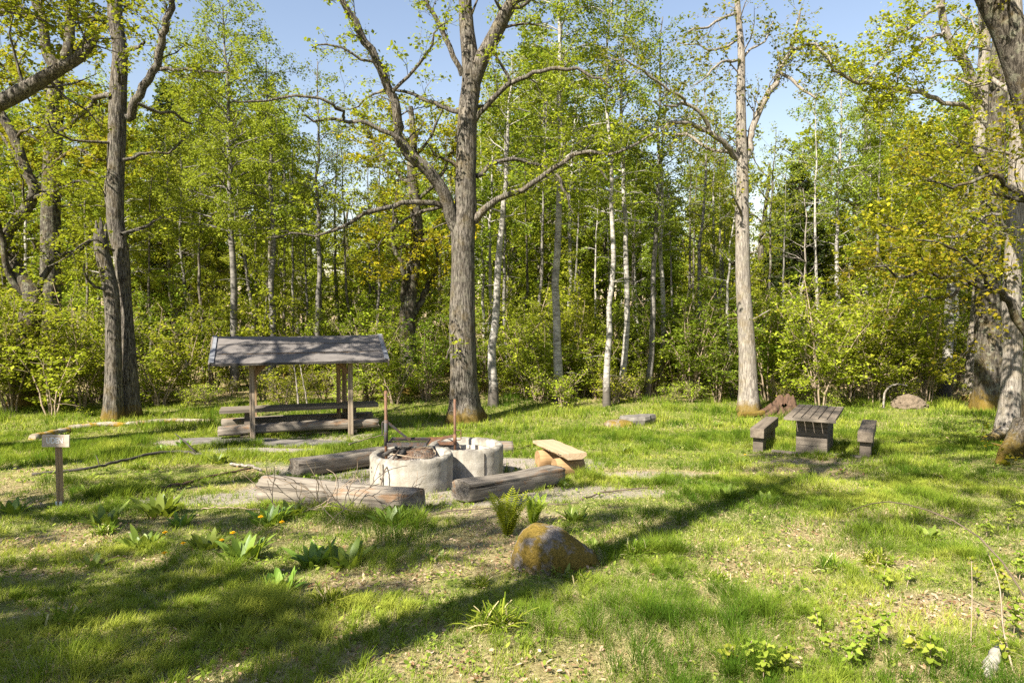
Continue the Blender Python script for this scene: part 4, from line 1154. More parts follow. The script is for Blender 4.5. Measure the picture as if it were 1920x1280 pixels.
hz = [(20, 20.5, 'hazel_a', 1.05), (95, 19.8, 'hazel_b', 1.1), (150, 21, 'hazel_c', .9), (-60, 20, 'hazel_c', 1), (60, 22.5, 'hazel_a', 1.2), (300, 22, 'hazel_b', 1.0), (350, 23, 'hazel_a', .9), (280, 24, 'hazel_d', 1.1),
      (400, 26, 'hazel_d', 1.0), (470, 27, 'hazel_b', 1.0), (560, 27, 'hazel_a', .9), (620, 27, 'hazel_b', .95), (690, 23, 'hazel_d', .95), (740, 22.3, 'hazel_b', .8), (800, 23, 'hazel_d', .9), (700, 25, 'hazel_a', 1.0),
      (960, 24.5, 'hazel_a', .95), (1010, 24, 'hazel_b', 1.1), (1080, 25, 'hazel_a', 1.0), (1120, 24.6, 'hazel_b', 1.1), (1000, 27, 'hazel_c', .95), (1090, 27.5, 'hazel_c', .9),
      (1180, 26, 'hazel_d', .9), (1240, 26, 'hazel_d', 1.0), (1300, 23.5, 'hazel_d', 1.1), (1345, 22.8, 'hazel_d', .8), (1270, 25, 'hazel_d', 1.3), (1440, 23, 'hazel_d', 1.1), (1480, 24, 'hazel_c', .95), (1540, 21.5, 'hazel_c', .95),
      (1590, 23, 'hazel_a', 1.1), (1640, 22.5, 'hazel_c', 1.0), (1690, 23.5, 'hazel_a', 1.2), (1740, 22.6, 'hazel_c', .9), (1790, 26, 'hazel_d', 1.2), (1600, 26, 'hazel_c', 1.3), (1700, 27, 'hazel_c', 1.3), (1890, 25, 'hazel_a', 1.2), (1960, 22, 'hazel_b', 1.2),
      (860, 25, 'hazel_d', 1.0), (910, 24.5, 'hazel_d', .9), (1400, 25, 'hazel_d', 1.2), (200, 24, 'hazel_d', 1.2), (180, 22.8, 'hazel_a', .9)]
hz += [(985, 23.6, 'hazel_b', .9), (1025, 23.2, 'hazel_a', .75), (1090, 23.8, 'hazel_b', .95), (1118, 23.5, 'hazel_a', .7), (1225, 24.6, 'hazel_a', .8)]
for px, Y, k, s in hz: put(k, px, Y, s)
for i in range(46):
    px = -80 + 2080 * (i + rng.random()) / 46
    put('bush_a', px, rng.uniform(21.5, 24.5), rng.uniform(.4, .9))

# ------------------------------------------------------------------ the fire place
def V3(*a): return np.array(a, float)
rgo = np.random.default_rng(77)

def ring(px, py, label, seed):
    p = P(px, py); p[2] -= .03
    root = empty('concrete_fire_ring', p, 0, label, 'fire ring', 'concrete fire rings')
    H, Ro, Ri = .56, .6, .49
    m = MB(); prof = [(Ro + .004, 0)]
    for k in range(1, 10): prof.append((Ro + .004 * math.sin(k * 2.1 + seed), H * k / 10))
    prof += [(Ro - .004, H - .022), (Ro - .022, H), (Ri + .02, H - .004), (Ri, H - .025), (Ri - .005, H * .5), (Ri - .005, .05)]
    m.lathe(prof, 72, jit=.0025, seed=seed)
    m.build('ring_wall', M['concrete'], root)
    a = MB(); pr = [(Ri + .002, H - (.12 if seed == 1 else .17))] + [(Ri * (1 - k / 7), H - (.12 if seed == 1 else .17) + .012 * k * (1 if seed == 1 else .2)) for k in range(1, 7)] + [(.01, H - .06 if seed == 1 else H - .15)]
    a.lathe(pr, 36, jit=.012, seed=seed + 5); a.build('ash_bed', M['ash'], root)
    return root, p, H

r1, c1, RH = ring(772, 915, 'nearer concrete fire ring with a dark joint and a tangle of wire on top', 1)
r2, c2, _ = ring(874, 892, 'farther concrete fire ring with an empty pale inside', 2)
def on_ring(root, ang, z0, z1, w, name, mat, r=.606):
    k = MB(); a = R(ang); c = V3(r * math.cos(a), r * math.sin(a), (z0 + z1) / 2)
    k.box(c, (.012, w, z1 - z0), Matrix.Rotation(a, 3, 'Z')); return k.build(name, mat, root)
on_ring(r1, -122, .06, .50, .009, 'joint', M['seam'])
on_ring(r2, -58, .06, .50, .012, 'joint', M['seam'])
for ang, z in [(-151, .40), (-149, .35), (-128, .36), (-127, .29), (-146, .12)]:
    k = MB(); a = R(ang)
    k.tube([V3(.598 * math.cos(a), .598 * math.sin(a), z), V3(.609 * math.cos(a), .609 * math.sin(a), z)], .011, 8)
    k.build('bolt_hole', M['seam'], r1)
k = MB(); k.lathe([(.42, RH - .17), (.42, RH - .10), (.37, RH - .10), (.37, RH - .17)], 40); k.build('inner_ring', M['concrete'], r2)
k = MB(); k.box((.17, .02, RH - .09), (.05, .02, .12)); k.build('bracket', M['char'], r2)

# wire net and charred sticks on the nearer ring
t = empty('grill_net', c1 + V3(.02, .02, RH - .035), R(12), 'sooty wire grill net lying crooked in the nearer fire ring', 'grill net')
def netz(x, y): return .05 * math.exp(-((x - .1) ** 2 + y * y) / .05) + .02 * math.sin(5 * x + 3 * y)
k = MB()
for i in range(17):
    s = -.28 + i * .035
    for q in (0, 1):
        pts = [(s, y, netz(s, y)) if q == 0 else (y, s, netz(y, s) + .004) for y in np.linspace(-.28, .28, 9)]
        k.tube(pts, .0042, 4)
k.build('net', M['wire'], t)
k = MB(); k.tube([(.33 * math.cos(a), .31 * math.sin(a), .02 + .03 * math.sin(2 * a)) for a in np.linspace(0, 6.28, 26)], .008, 6); k.build('hoop', M['twig'], t)
cs = [('charred stick curving along the left inner edge of the nearer fire ring', [(-.40, -.05, .0), (-.30, .10, .04), (-.18, .20, .05), (-.05, .26, .03)], .03),
      ('charred stick end standing up beside the wire net in the nearer ring', [(-.22, -.22, -.06), (-.16, -.14, .02), (-.10, -.02, .05)], .04),
      ('short charred stick at the right inner edge of the nearer ring', [(.22, -.05, -.06), (.25, .0, .05)], .04),
      ('burnt stick lying at the back of the nearer ring', [(-.05, .33, .01), (.1, .36, .03), (.28, .30, .0)], .025)]
for lab, pts, rr in cs:
    k = MB(); k.tube(pts, rr, 8, lump=.15, seed=3); tag(k.build('charred_stick', M['char'], None, c1 + V3(0, 0, RH - .03)), lab, 'stick', 'charred sticks in the ring')
k = MB(); k.tube([(-.16, -.12, .06), (-.28, -.62, -.12), (-.36, -.74, -.50)], [.012, .010, .008], 6)
tag(k.build('long_stick', M['twig_dark'], None, c1 + V3(0, 0, RH)), 'thin stick leaning over the rim of the nearer fire ring', 'stick')

def swing(px, py, Y, top_py, label, dark, sgn, zf, span, depth, hook):
    """post with a sleeve that carries a grill frame"""
    b = W(px, py, Y)
    root = empty('swing_grill', b, 0, label, 'swing grill', 'swing grills over the fire rings')
    top = (py - top_py) / FPX * Y
    k = MB(); k.tube([(0, 0, -.35), (0, 0, top)], .022, 14); k.build('post', M['rust'], root)
    fm = M['steel_dark'] if dark else M['rust']
    k = MB(); k.tube([(0, 0, zf - .02), (0, 0, zf + .36 if dark else zf + .15)], .029, 14); k.build('sleeve', fm, root)
    x0, x1 = .02 * sgn, span * sgn
    y0, y1 = -.03, depth
    k = MB()
    for q, w in (((x0, y0, zf), (x1, y0, zf)), ((x0, y1, zf), (x1, y1, zf)), ((x0, y0, zf), (x0, y1, zf)), ((x1, y0, zf), (x1, y1, zf))):
        k.bar(q, w, .008, .05)
    k.build('frame', fm, root)
    k = MB()
    if dark:
        for x in np.linspace(x0, x1, 30): k.tube([(x, y0, zf + .012), (x, y1, zf + .012)], .0045, 4)
        for y in np.linspace(y0, y1, 4)[1:3]: k.tube([(x0, y, zf + .004), (x1, y, zf + .004)], .006, 4)
    else:
        k.box(((x0 + x1) / 2, (y0 + y1) / 2, zf - .015), (abs(x1 - x0) * .97, (y1 - y0) * .95, .006))
    k.build('grate' if dark else 'pan', fm if dark else M['rust'], root)
    if dark:
        k = MB(); k.bar((.02 * sgn, 0, zf + .33), (span * .55 * sgn, depth * .35, zf + .03), .012, .035); k.build('brace', fm, root)
    else:
        for yy in (y0 + .03, y1 - .05):
            k = MB(); k.bar((.02 * sgn, 0, zf + .13), (span * .62 * sgn, yy, zf + .02), .014, .022); k.build('brace', fm, root)
    hx = -.055 * sgn if dark else -.10 * sgn
    k = MB(); k.tube([(0, 0, zf + hook[1]), (hx * .9, 0, zf + hook[1]), (hx, 0, zf + hook[1] - .015), (hx, 0, zf + hook[0] + .015), (hx * .9, 0, zf + hook[0])] + ([] if dark else [(0, 0, zf + hook[0])]), .008, 6); k.build('handle', fm, root)
    return root
swing(724, 850, 10.02, 731, 'swing grill on a tall post with a dark grate over the nearer fire ring', True, 1, .14, .60, .42, (.14, .33))
swing(853, 829, 11.15, 747, 'rusty orange swing grill on the shorter post at the farther fire ring', False, -1, -.01, .47, .40, (.05, .21))

# ------------------------------------------------------------------ log seats round the fire
def log(name, a, b, w, h, label, cat, seed, round_=.7, mat='weathered', group=None, lift=.0, taper=1.0, z=None):
    """squared weathered log from ground point a to b"""
    rg = np.random.default_rng(seed)
    a = np.array(a, float); b = np.array(b, float); mid = (a + b) / 2; d = b - a; L = float(np.linalg.norm(d))
    nseg, ns = 26, 28
    k = MB(); ang = np.arange(ns) / ns * 2 * np.pi
    e = 2.0 / (2 + 4.0 * (1 - round_))
    rgn = rg.normal(0, 1, (nseg, ns))
    for _ in range(2): rgn = (np.roll(rgn, 1, 0) + rgn + np.roll(rgn, -1, 0)) / 3
    groove = rg.normal(0, 1, ns) * .012
    V = np.zeros((nseg, ns, 3))
    for i in range(nseg):
        t = i / (nseg - 1); s = 1 - (1 - taper) * t
        if i in (0, nseg - 1): s *= .965
        cy_ = np.sign(np.cos(ang)) * np.abs(np.cos(ang)) ** e * w / 2 * s
        cz_ = np.sign(np.sin(ang)) * np.abs(np.sin(ang)) ** e * h / 2 * s
        f = 1 + .035 * rgn[i] + groove / max(w, .1) * 1.2
        V[i, :, 0] = (t - .5) * L + (rg.normal(0, .012, ns) if i in (0, nseg - 1) else 0)
        V[i, :, 1] = cy_ * f; V[i, :, 2] = cz_ * f + .01 * math.sin(6 * t + seed)
    F = [(i * ns + j, i * ns + (j + 1) % ns, (i + 1) * ns + (j + 1) % ns, (i + 1) * ns + j) for i in range(nseg - 1) for j in range(ns)]
    k.add(V.reshape(-1, 3), F, True)
    k.f.append(list(range(ns))[::-1]); k.sm.append(False); k.f.append([(nseg - 1) * ns + j for j in range(ns)]); k.sm.append(False)
    me_loc = mid + V3(0, 0, h / 2 + lift)
    o = k.build(name, M[mat], None, me_loc)
    o.rotation_euler = (0, -math.asin(d[2] / L), math.atan2(d[1], d[0]))
    return tag(o, label, cat, group)
LG = 'weathered log seats around the fire rings'
log('sitting_log', P(497, 936), P(787, 961), .34, .34, 'grey weathered log in front of the nearer fire ring, rotten orange at its right end', 'log seat', 1, .8, group=LG, lift=-.02, taper=.84)
log('sitting_log', P(864, 942), P(1044, 907), .37, .26, 'dark grey squared log to the right of the fire rings', 'log seat', 2, .35, group=LG, lift=.02, taper=.97)
log('sitting_log', P(552, 894), P(744, 866), .36, .26, 'squared grey log behind the front log, running up to the nearer ring', 'log seat', 3, .3, group=LG, lift=.03)
log('sitting_log', P(830, 850), P(962, 848), .26, .22, 'log end peeping out to the right behind the farther fire ring', 'log seat', 4, .6, group=LG, lift=.0)
# pale sawn bench
pa, pb = P(1073, 895), P(1023, 869)
dv = pb - pa; Lb = float(np.linalg.norm(dv)); rz = math.atan2(dv[1], dv[0])
t = empty('plank_bench', (pa + pb) / 2 + V3(0, 0, 0), rz, 'pale half log bench on two orange log feet right of the fire rings', 'bench')
t.rotation_euler = (0, -math.asin(dv[2] / Lb), rz)
k = MB(); n = 14; prof = []
Lp = min(Lb, 2.0) + .25
for i in range(n + 1):
    x = (i / n - .5) * Lp; wv = .20 + .012 * math.sin(i * 1.3) ; zz = .41
    prof.append([(x, -wv, zz), (x, wv, zz), (x, wv * 1.02, zz - .045), (x, wv * .6, zz - .10), (x, -wv * .6, zz - .10), (x, -wv * 1.02, zz - .045)])
Vp = np.array(prof).reshape(-1, 3)
Fp = [(i * 6 + j, (i + 1) * 6 + j, (i + 1) * 6 + (j + 1) % 6, i * 6 + (j + 1) % 6) for i in range(n) for j in range(6)] + [tuple(range(6)), tuple(n * 6 + j for j in range(6))[::-1]]
k.add(Vp, Fp); k.build('seat', M['fresh_top'], t)
for x in (-Lp / 2 + .30, Lp / 2 - .38):
    k = MB(); k.tube([(0, y, 0) for y in np.linspace(-.24, .24, 5)], [.15, .155, .155, .155, .15], 22, lump=.03, seed=4)
    o = k.build('leg', M['fresh_leg'], t, (x, 0, .142))

# ------------------------------------------------------------------ roofed shelter
SA = R(19)
fl = P(474, 825)
SB = empty('picnic_shelter', fl, SA, 'open timber shelter with a low grey felt gable roof left of the fire rings', 'shelter')
SX, SY = 2.25, 1.62
eav, rdg = 1.86, 2.42
yr = .72                                     # ridge line
def post(x, y, zt, mat='post_grey', w=.115):
    k = MB(); k.box((0, 0, zt / 2 - .1), (w, w, zt + .2)); return k.build('post', M[mat], SB, (x, y, 0), bevel=.006)
slope = (rdg - eav) / (yr + .42)
for x in (0, SX):
    post(x, 0, eav + .42 * slope - .05)
    post(x, SY - .06, eav + .40 * slope - .05, 'post_z')
post(SX - .2, yr + .25, 2.2, 'post_z', .10)
def beam(p, q, w, h, name='beam', mat='brace'):
    p = Vector(p); q = Vector(q); d = q - p; L = d.length
    k = MB(); k.box((0, 0, 0), (L, w, h))
    o = k.build(name, M[mat], SB, (p + q) / 2, bevel=.004)
    o.rotation_mode = 'QUATERNION'; o.rotation_quaternion = Matrix((d.normalized(), Vector((0, 0, 1)).cross(d.normalized()).normalized() if abs(d.normalized().z) < .99 else Vector((0, 1, 0)), d.normalized().cross(Vector((0, 0, 1)).cross(d.normalized()).normalized()))).transposed().to_quaternion()
    return o
for y in (0, SY - .06):
    beam((-.75, y, eav + .38 * slope - .09 + .02), (SX + .75, y, eav + .38 * slope - .09 + .02), .10, .12)
    for x, s in ((0, 1), (SX, -1)):
        beam((x + .05 * s, y + .002, 1.52), (x + .36 * s, y + .002, 1.86), .06, .11, 'knee_brace')
for x in (0, SX):
    beam((x, -.05, 1.935), (x, SY, 1.935), .085, .10, 'tie_beam')
    beam((x, .10, 1.55), (x, .42, 1.885), .055, .09, 'knee_brace')
ov = .86
def slope_panel(y0, z0, y1, z1, name):
    k = MB(); d = Vector((0, y1 - y0, z1 - z0)); L = d.length
    nx_, ny_ = 30, 8
    rg = np.random.default_rng(3)
    V = []
    for side in (0, 1):
        for j in range(ny_ + 1):
            for i in range(nx_ + 1):
                x = -ov + (SX + 2 * ov) * i / nx_
                sag = -.018 * math.sin(math.pi * i / nx_) + (.006 * rg.normal() if side == 0 else 0)
                V.append((x, y0 + (y1 - y0) * j / ny_, z0 + (z1 - z0) * j / ny_ + sag - (.05 if side else 0)))
    o = (nx_ + 1) * (ny_ + 1); F = []
    up = y1 > y0
    for j in range(ny_):
        for i in range(nx_):
            a, b, c, d_ = j * (nx_ + 1) + i, j * (nx_ + 1) + i + 1, (j + 1) * (nx_ + 1) + i + 1, (j + 1) * (nx_ + 1) + i
            F.append((a, b, c, d_) if up else (d_, c, b, a)); F.append((o + d_, o + c, o + b, o + a) if up else (o + a, o + b, o + c, o + d_))
    for i in range(nx_): F.append((i, o + i, o + i + 1, i + 1))
    for j in range(ny_):
        a, b = j * (nx_ + 1), (j + 1) * (nx_ + 1); F.append((a, b, o + b, o + a)); F.append((a + nx_, o + a + nx_, o + b + nx_, b + nx_))
    k.add(V, F, False); return k.build(name, M['roof'], SB)
slope_panel(-.42, eav, yr, rdg, 'front_roof')
slope_panel(yr * 2 + .42, eav, yr + .004, rdg, 'rear_roof')
for x, w in ((-ov - .016, .03), (SX + ov + .016, .03)):
    for (ya, za, yb, zb) in ((-.46, eav - .085, yr - .03, rdg - .06), (yr * 2 + .46, eav - .085, yr + .03, rdg - .06)):
        beam((x, ya, za), (x, yb, zb), w, .16, 'bargeboard', 'weathered_top')
    for (ya, za, yb, zb) in ((-.45, eav + .012, yr - .01, rdg + .018),):
        o = beam((x + (.045 if x < 0 else -.045), ya, za), (x + (.045 if x < 0 else -.045), yb, zb), .11, .016, 'edge_trim', 'weathered_top'); o.data.materials[0] = M['barge']
beam((-ov, -.432, eav - .045), (SX + ov, -.432, eav - .045), .02, .055, 'gutter_board').data.materials[0] = M['char']

for fy in (.33, .68):
    beam((-ov + .12, -.42 + (yr + .42) * fy, eav + (rdg - eav) * fy + .004), (SX + ov - .12, -.42 + (yr + .42) * fy, eav + (rdg - eav) * fy + .004), .02, .012, 'felt_lap').data.materials[0] = M['roof']
def S(x, y, z=0):                        # shelter frame to world
    return fl + V3(x * math.cos(SA) - y * math.sin(SA), x * math.sin(SA) + y * math.cos(SA), z)
t = empty('plank_table', S(SX / 2, .80), SA, 'long grey plank table under the shelter roof', 'table')
k = MB(); k.box((0, 0, .63), (3.75, .66, .085)); k.build('table_top', M['weathered_top'], t, bevel=.006)
for x in (-1.22, 1.22):
    k = MB(); k.box((0, 0, .25), (.22, .40, .66)); k.build('leg', M['block_wood'], t, (x, 0, 0), bevel=.006)
def shelter_bench(y, label, seed, hgt):
    a, b = S(-.78, y), S(SX + .72, y)
    t = empty('log_bench', (a + b) / 2, SA, label, 'bench', 'log benches under the shelter')
    o = log('seat', V3(-1.85, 0, hgt - .21), V3(1.85, 0, hgt - .20), .30, .21, None, None, seed, .55)
    o.parent = t; reg(o)
    for x in (-1.28, 1.22):
        k = MB(); k.box((0, 0, (hgt - .2) / 2 - .03), (.2, .28, hgt - .2)); k.build('foot', M['post_grey'], t, (x, 0, 0), bevel=.008)
    return t
shelter_bench(.24, 'round edged log bench at the front of the shelter table', 11, .33)
shelter_bench(1.36, 'shaded log bench on the far side of the shelter table', 12, .34)
# flat stones under the shelter
for i, (px, py, sx, sy, lab) in enumerate([(420, 829, 1.0, .5, 'grey flat stone left of the shelter'), (545, 833, 1.2, .4, 'grey flat stone in front of the shelter bench'), (475, 835, .5, .3, 'small grey flat stone at the foot of the left shelter post')]):
    p = P(px, py); k = MB(); n = 16; a = np.arange(n) / n * 6.283
    rr = 1 + .16 * np.sin(3 * a + i) + .1 * np.sin(5 * a + 2 * i)
    top = np.stack([sx * rr * np.cos(a), sy * rr * np.sin(a), np.full(n, .045)], 1); bot = top * [1.03, 1.03, 0] + [0, 0, -.08]
    k.add(np.concatenate([top, bot]), [tuple(range(n))] + [(j, n + j, n + (j + 1) % n, (j + 1) % n) for j in range(n)])
    tag(k.build('flat_stone', M['slab'], None, p), lab, 'stone', 'flat stones by the shelter')

# ------------------------------------------------------------------ table with two beam seats on the right
TA = R(-30)                                   # its long axis points away, turned right
tp = P(1521, 850)
def T(x, y, z=0):                             # x across, y along
    return tp + V3(x * math.cos(TA) - y * math.sin(TA), x * math.sin(TA) + y * math.cos(TA), z)
t = empty('picnic_table', tp, TA, 'weathered plank topped table on a stacked timber foot, right side of the clearing', 'table')
for i in range(6):
    k = MB(); k.box((0, 0, 0), (.136, 2.05, .055)); k.build('plank', M['board_y'], t, (-.385 + i * .154, .68, .735 + .003 * (i % 2)), bevel=.004)
k = MB(); k.box((0, 0, 0), (.94, .045, .06)); k.build('edge_board', M['weathered_top'], t, (0, -.37, .725), bevel=.004)
for i in range(4):
    k = MB(); k.box((0, 0, 0), (.58 - .004 * (i % 2), 1.25 - .006 * (i % 2), .172)); k.build('timber', M['block_wood' if i > 1 else 'weathered_top'], t, (0, .63, .085 + i * .176 - .02), bevel=.010)
def beam_seat(x, y, Ls, label):
    b = T(x, y); b[2] = float(gz(b[0], b[1]))
    t = empty('beam_seat', b, TA, label, 'seat', 'beam seats by the right hand table')
    k = MB(); k.box((0, 0, 0), (.27, Ls, .20)); k.build('beam', M['board_y'], t, (0, Ls / 2, .40), bevel=.012)
    for yy in (.28, Ls - .35):
        k = MB(); k.box((0, 0, 0), (.20, .34, .42)); k.build('block', M['block_wood'], t, (0, yy, .12), bevel=.01)
beam_seat(-1.0, -.22, 1.8, 'squared beam seat on blocks at the left side of the plank topped table')
beam_seat(.95, .02, 1.75, 'squared beam seat on blocks at the right side of the plank topped table')
for i, (x, y, l) in enumerate([(-.45, -.12, 'thin board end lying in the litter left of the table foot'), (.62, -.10, 'short board lying in the litter right of the table foot')]):
    k = MB(); k.box((0, 0, 0), (.55, .10, .04)); p = T(x, y); p[2] = float(gz(p[0], p[1])) + .03
    o = k.build('loose_board', M['weathered_top'], None, p, bevel=.004); o.rotation_euler = (0, 0, TA + .1 * i); tag(o, l, 'board', 'loose boards by the table')

# rotten root stump and fallen stem left of the table
def stump():
    p = P(1462, 792); p = G(p[0] + .6, p[1] + 1.2)
    rg = np.random.default_rng(9); root = empty('rotten_stump', p, 0, 'red brown rotten stump behind the left beam seat', 'stump')
    n = 26; a = np.arange(n) / n * 6.283; V = []
    hs = .42 + .16 * np.sin(a * 1.0 + .6) + .05 * np.sin(4 * a) + rg.normal(0, .05, n)
    for j, (z, rr) in enumerate([(-.1, .62), (.1, .48), (.3, .38), (.6, .34), (.85, .30), (1.0, .26)]):
        f = rr * (1 + .10 * np.sin(3 * a + 1) + .05 * np.sin(7 * a) + rg.normal(0, .04, n))
        V.append(np.stack([f * np.cos(a), f * np.sin(a), np.where(z <= 0, z, z * hs)], 1))
    for rr, zz in ((.18, .75), (.10, .55)):
        V.append(np.stack([rr * np.cos(a), rr * np.sin(a), zz * hs], 1))
    V = np.array(V); K = len(V)
    k = MB(); k.add(V.reshape(-1, 3), [(i * n + j, i * n + (j + 1) % n, (i + 1) * n + (j + 1) % n, (i + 1) * n + j) for i in range(K - 1) for j in range(n)])
    k.build('stump_body', M['rotten'], root)
    for i in range(4):
        aa = [2.6, 3.6, -.6, 4.7][i]; k = MB(); tt = np.linspace(0, 1, 7)
        k.tube(np.stack([np.cos(aa) * (.3 + .7 * tt), np.sin(aa) * (.3 + .7 * tt), .28 * (1 - tt) ** 2 - .04], 1), .12 * (1 - .7 * tt), 9, lump=.12, seed=i); k.build('root', M['rotten'], root)
stump()
log('fallen_log', P(1398, 790) + V3(0, .6, 0), P(1452, 789) + V3(0, .8, 0), .15, .15, 'short fallen log between the pale oak and the rotten stump', 'log', 21, 1, 'oak_bark_dark', lift=.03)

# ------------------------------------------------------------------ sign
sp = P(113, 947)
t = empty('sign_post', sp, R(38), 'low wooden post with a pale lettered board at the left', 'sign')
k = MB(); k.box((0, 0, .38), (.075, .075, .86)); k.build('post', M['post_z'], t, bevel=.004)
k = MB(); k.box((0, 0, 0), (.315, .026, .155)); bo = k.build('board', M['sign'], t, (-.028, -.04, .845), bevel=.003, rot=(0, R(2.5), R(-28)))
cu = bpy.data.curves.new('lettering', 'FONT'); cu.body = 'UDEN'; cu.size = .105; cu.extrude = .0015; cu.align_x = 'CENTER'; cu.align_y = 'CENTER'; cu.space_character = .92
tmp = bpy.data.objects.new('lettering', cu); C.objects.link(tmp)
dg = bpy.context.evaluated_depsgraph_get(); me = bpy.data.meshes.new_from_object(tmp.evaluated_get(dg)); bpy.data.objects.remove(tmp)
me.name = 'lettering'; me.materials.clear(); me.materials.append(M['sign_paint'])
o = link('lettering', me, bo, (-.01, -.0145, .002)); o.rotation_euler = (R(90), 0, 0); o.scale = (.72, 1, 1)
k = MB(); k.box((-.045, -.041, .03), (.02, .004, .08)); k.box((0, -.041, .03), (.03, .004, .06)); k.build('metal_shoe', M['sign_paint'], t)

# ------------------------------------------------------------------ stones
def boulder(name, p, rx, ry, rz_, seed, label, mat='boulder', tail=0, rot=0):
    rg = np.random.default_rng(seed); bm = bmesh.new()
    bmesh.ops.create_icosphere(bm, subdivisions=5, radius=1)
    V = np.array([v.co[:] for v in bm.verts])
    n = (fbm(V[:, 0] * 1.4 + seed, V[:, 1] * 1.4 + V[:, 2] * 1.1, seed, 4) - .5)
    n2 = (fbm(V[:, 0] * 5 + seed, V[:, 1] * 5 + V[:, 2] * 4, seed + 3, 3) - .5)
    V = V * ((np.abs(V) ** 2.25).sum(1) ** (-1 / 2.25))[:, None]
    V = V * (1 + .14 * n + .05 * n2)[:, None]
    V[:, 2] = np.sign(V[:, 2]) * np.abs(V[:, 2]) ** .72
    V = V * [rx, ry, rz_]
    if tail:
        s = np.clip((V[:, 0] / rx - .0) / 1.1, 0, 1); V[:, 2] *= 1 - .66 * (s * s * (3 - 2 * s)); V[:, 0] += tail * s * s
    for v, c in zip(bm.verts, V): v.co = c
    for f in bm.faces: f.smooth = True
    me = bpy.data.meshes.new(name); bm.to_mesh(me); bm.free(); me.materials.append(M[mat])
    o = link(name, me, None, p); o.rotation_euler = (0, 0, rot)
    return tag(o, label, 'stone')
bp = P(1045, 1066)
def hump():
    us = np.linspace(0, 1, 41)
    hx = np.interp(us, [0, .03, .10, .19, .29, .42, .56, .70, .84, .95, 1], [.04, .22, .33, .385, .40, .395, .35, .28, .20, .12, .0])
    hx = np.convolve(np.pad(hx, 2, mode='edge'), np.ones(5) / 5, 'valid')
    wx = .30 * np.interp(us, [0, .05, .2, .4, .6, .8, .95, 1], [.05, .55, .95, 1, .9, .68, .38, .04])
    th = np.linspace(-.35, math.pi + .35, 34); V = []
    for u, h, w in zip(us, hx, wx):
        for a in th:
            V.append(((u - .5) * .80, -w * math.copysign(abs(math.cos(a)) ** .85, math.cos(a)), .88 * h * math.copysign(abs(math.sin(a)) ** .75, math.sin(a))))
    V = np.array(V); n = fbm(V[:, 0] * 5 + 3, V[:, 1] * 5 + V[:, 2] * 4, 5, 4) - .5; n2 = fbm(V[:, 0] * 22, V[:, 1] * 22 + V[:, 2] * 17, 8, 3) - .5
    c = np.array([0, 0, .08]); d = V - c; V = c + d * (1 + .16 * n + .05 * n2)[:, None]
    m = len(th); F = [(i * m + j, (i + 1) * m + j, (i + 1) * m + j + 1, i * m + j + 1) for i in range(40) for j in range(m - 1)]
    k = MB(); k.add(V, F, True); o = k.build('boulder', M['boulder'], None, bp + V3(0, .16, -.03)); o.rotation_euler = (0, 0, R(-5))
    tag(o, 'rounded boulder with orange moss and pale lichen in the front grass', 'stone')
hump()
boulder('mossy_stone', P(1160, 798), .40, .34, .17, 8, 'low mossy stone in front of the slim birches')
p = P(1197, 793); k = MB(); n = 14; a = np.arange(n) / n * 6.283; rr = 1 + .15 * np.sin(3 * a) + .08 * np.sin(5 * a + 1)
top = np.stack([.44 * rr * np.cos(a), 0.3 * rr * np.sin(a), .21 + .03 * np.cos(a)], 1); mid_ = top * [1.05, 1.05, 1] + [0, 0, -.09]; bot = top * [.8, .8, 0] + [0, 0, -.1]
k.add(np.concatenate([top, mid_, bot]), [tuple(range(n))] + [(q * n + j, q * n + n + j, q * n + n + (j + 1) % n, q * n + (j + 1) % n) for q in (0, 1) for j in range(n)])
tag(k.build('stone_slab', M['slab'], None, p, bevel=.01), 'dark flat topped stone slab at the edge of the wood', 'stone')
# ant heap
p = P(1704, 763); rg = np.random.default_rng(4); bm = bmesh.new(); bmesh.ops.create_icosphere(bm, subdivisions=4, radius=1)
for v in bm.verts:
    c = v.co; f = 1 + .12 * rg.normal() * .4; v.co = (c.x * .55 * f, c.y * .5 * f, max(c.z, -.1) * .40 * (1 - .25 * (c.x ** 2 + c.y ** 2)) * f)
me = bpy.data.meshes.new('ant_heap'); bm.to_mesh(me); bm.free(); me.materials.append(M['needle_heap'])
tag(link('ant_heap', me, None, p), 'pale brown ant heap of needles at the edge of the wood', 'ant heap')

# ------------------------------------------------------------------ fallen wood and sticks
def stick(name, pts, r0, r1, mat, label, cat='branch', n=7, lump=.1, forks=()):
    pts = np.array([P(*q[:2]) + V3(0, 0, q[2]) for q in pts]); o0 = pts[0].copy()
    s = spline(pts - o0, max(6, len(pts) * 5)); rg = np.random.default_rng(int(abs(o0[0] * 1000)) + 1)
    s[1:-1] += rg.normal(0, .006, (len(s) - 2, 3))
    k = MB(); k.tube(s, np.linspace(r0, r1, len(s)), n, lump=lump, seed=2)
    for i, d, rr in forks:
        q = s[i]; dd = np.array(d, float); k.tube([q, q + dd * .5 + V3(0, 0, .02), q + dd], [rr, rr * .7, rr * .3], 5)
    return tag(k.build(name, M[mat], None, o0), label, cat)
stick('fallen_branch', [(60, 893, .04), (160, 884, .05), (220, 874, .08), (280, 860, .09), (340, 853, .07), (372, 856, .05), (400, 856, .03)], .022, .035, 'dark_branch', 'long dark birch branch lying across the grass by the sign', forks=((28, (-.5, .15, .38), .025), (8, (-.12, .1, .16), .012)))
stick('fallen_stick', [(296, 921, .03), (345, 912, .04), (400, 895, .03), (470, 882, .04)], .032, .018, 'rotten', 'brown broken stick on the gravel left of the front log', 'stick')
stick('fallen_stick', [(432, 874, .04), (470, 878, .04), (490, 886, .05)], .026, .02, 'dead_wood', 'pale stick end poking out beside the left end of the front log', 'stick')
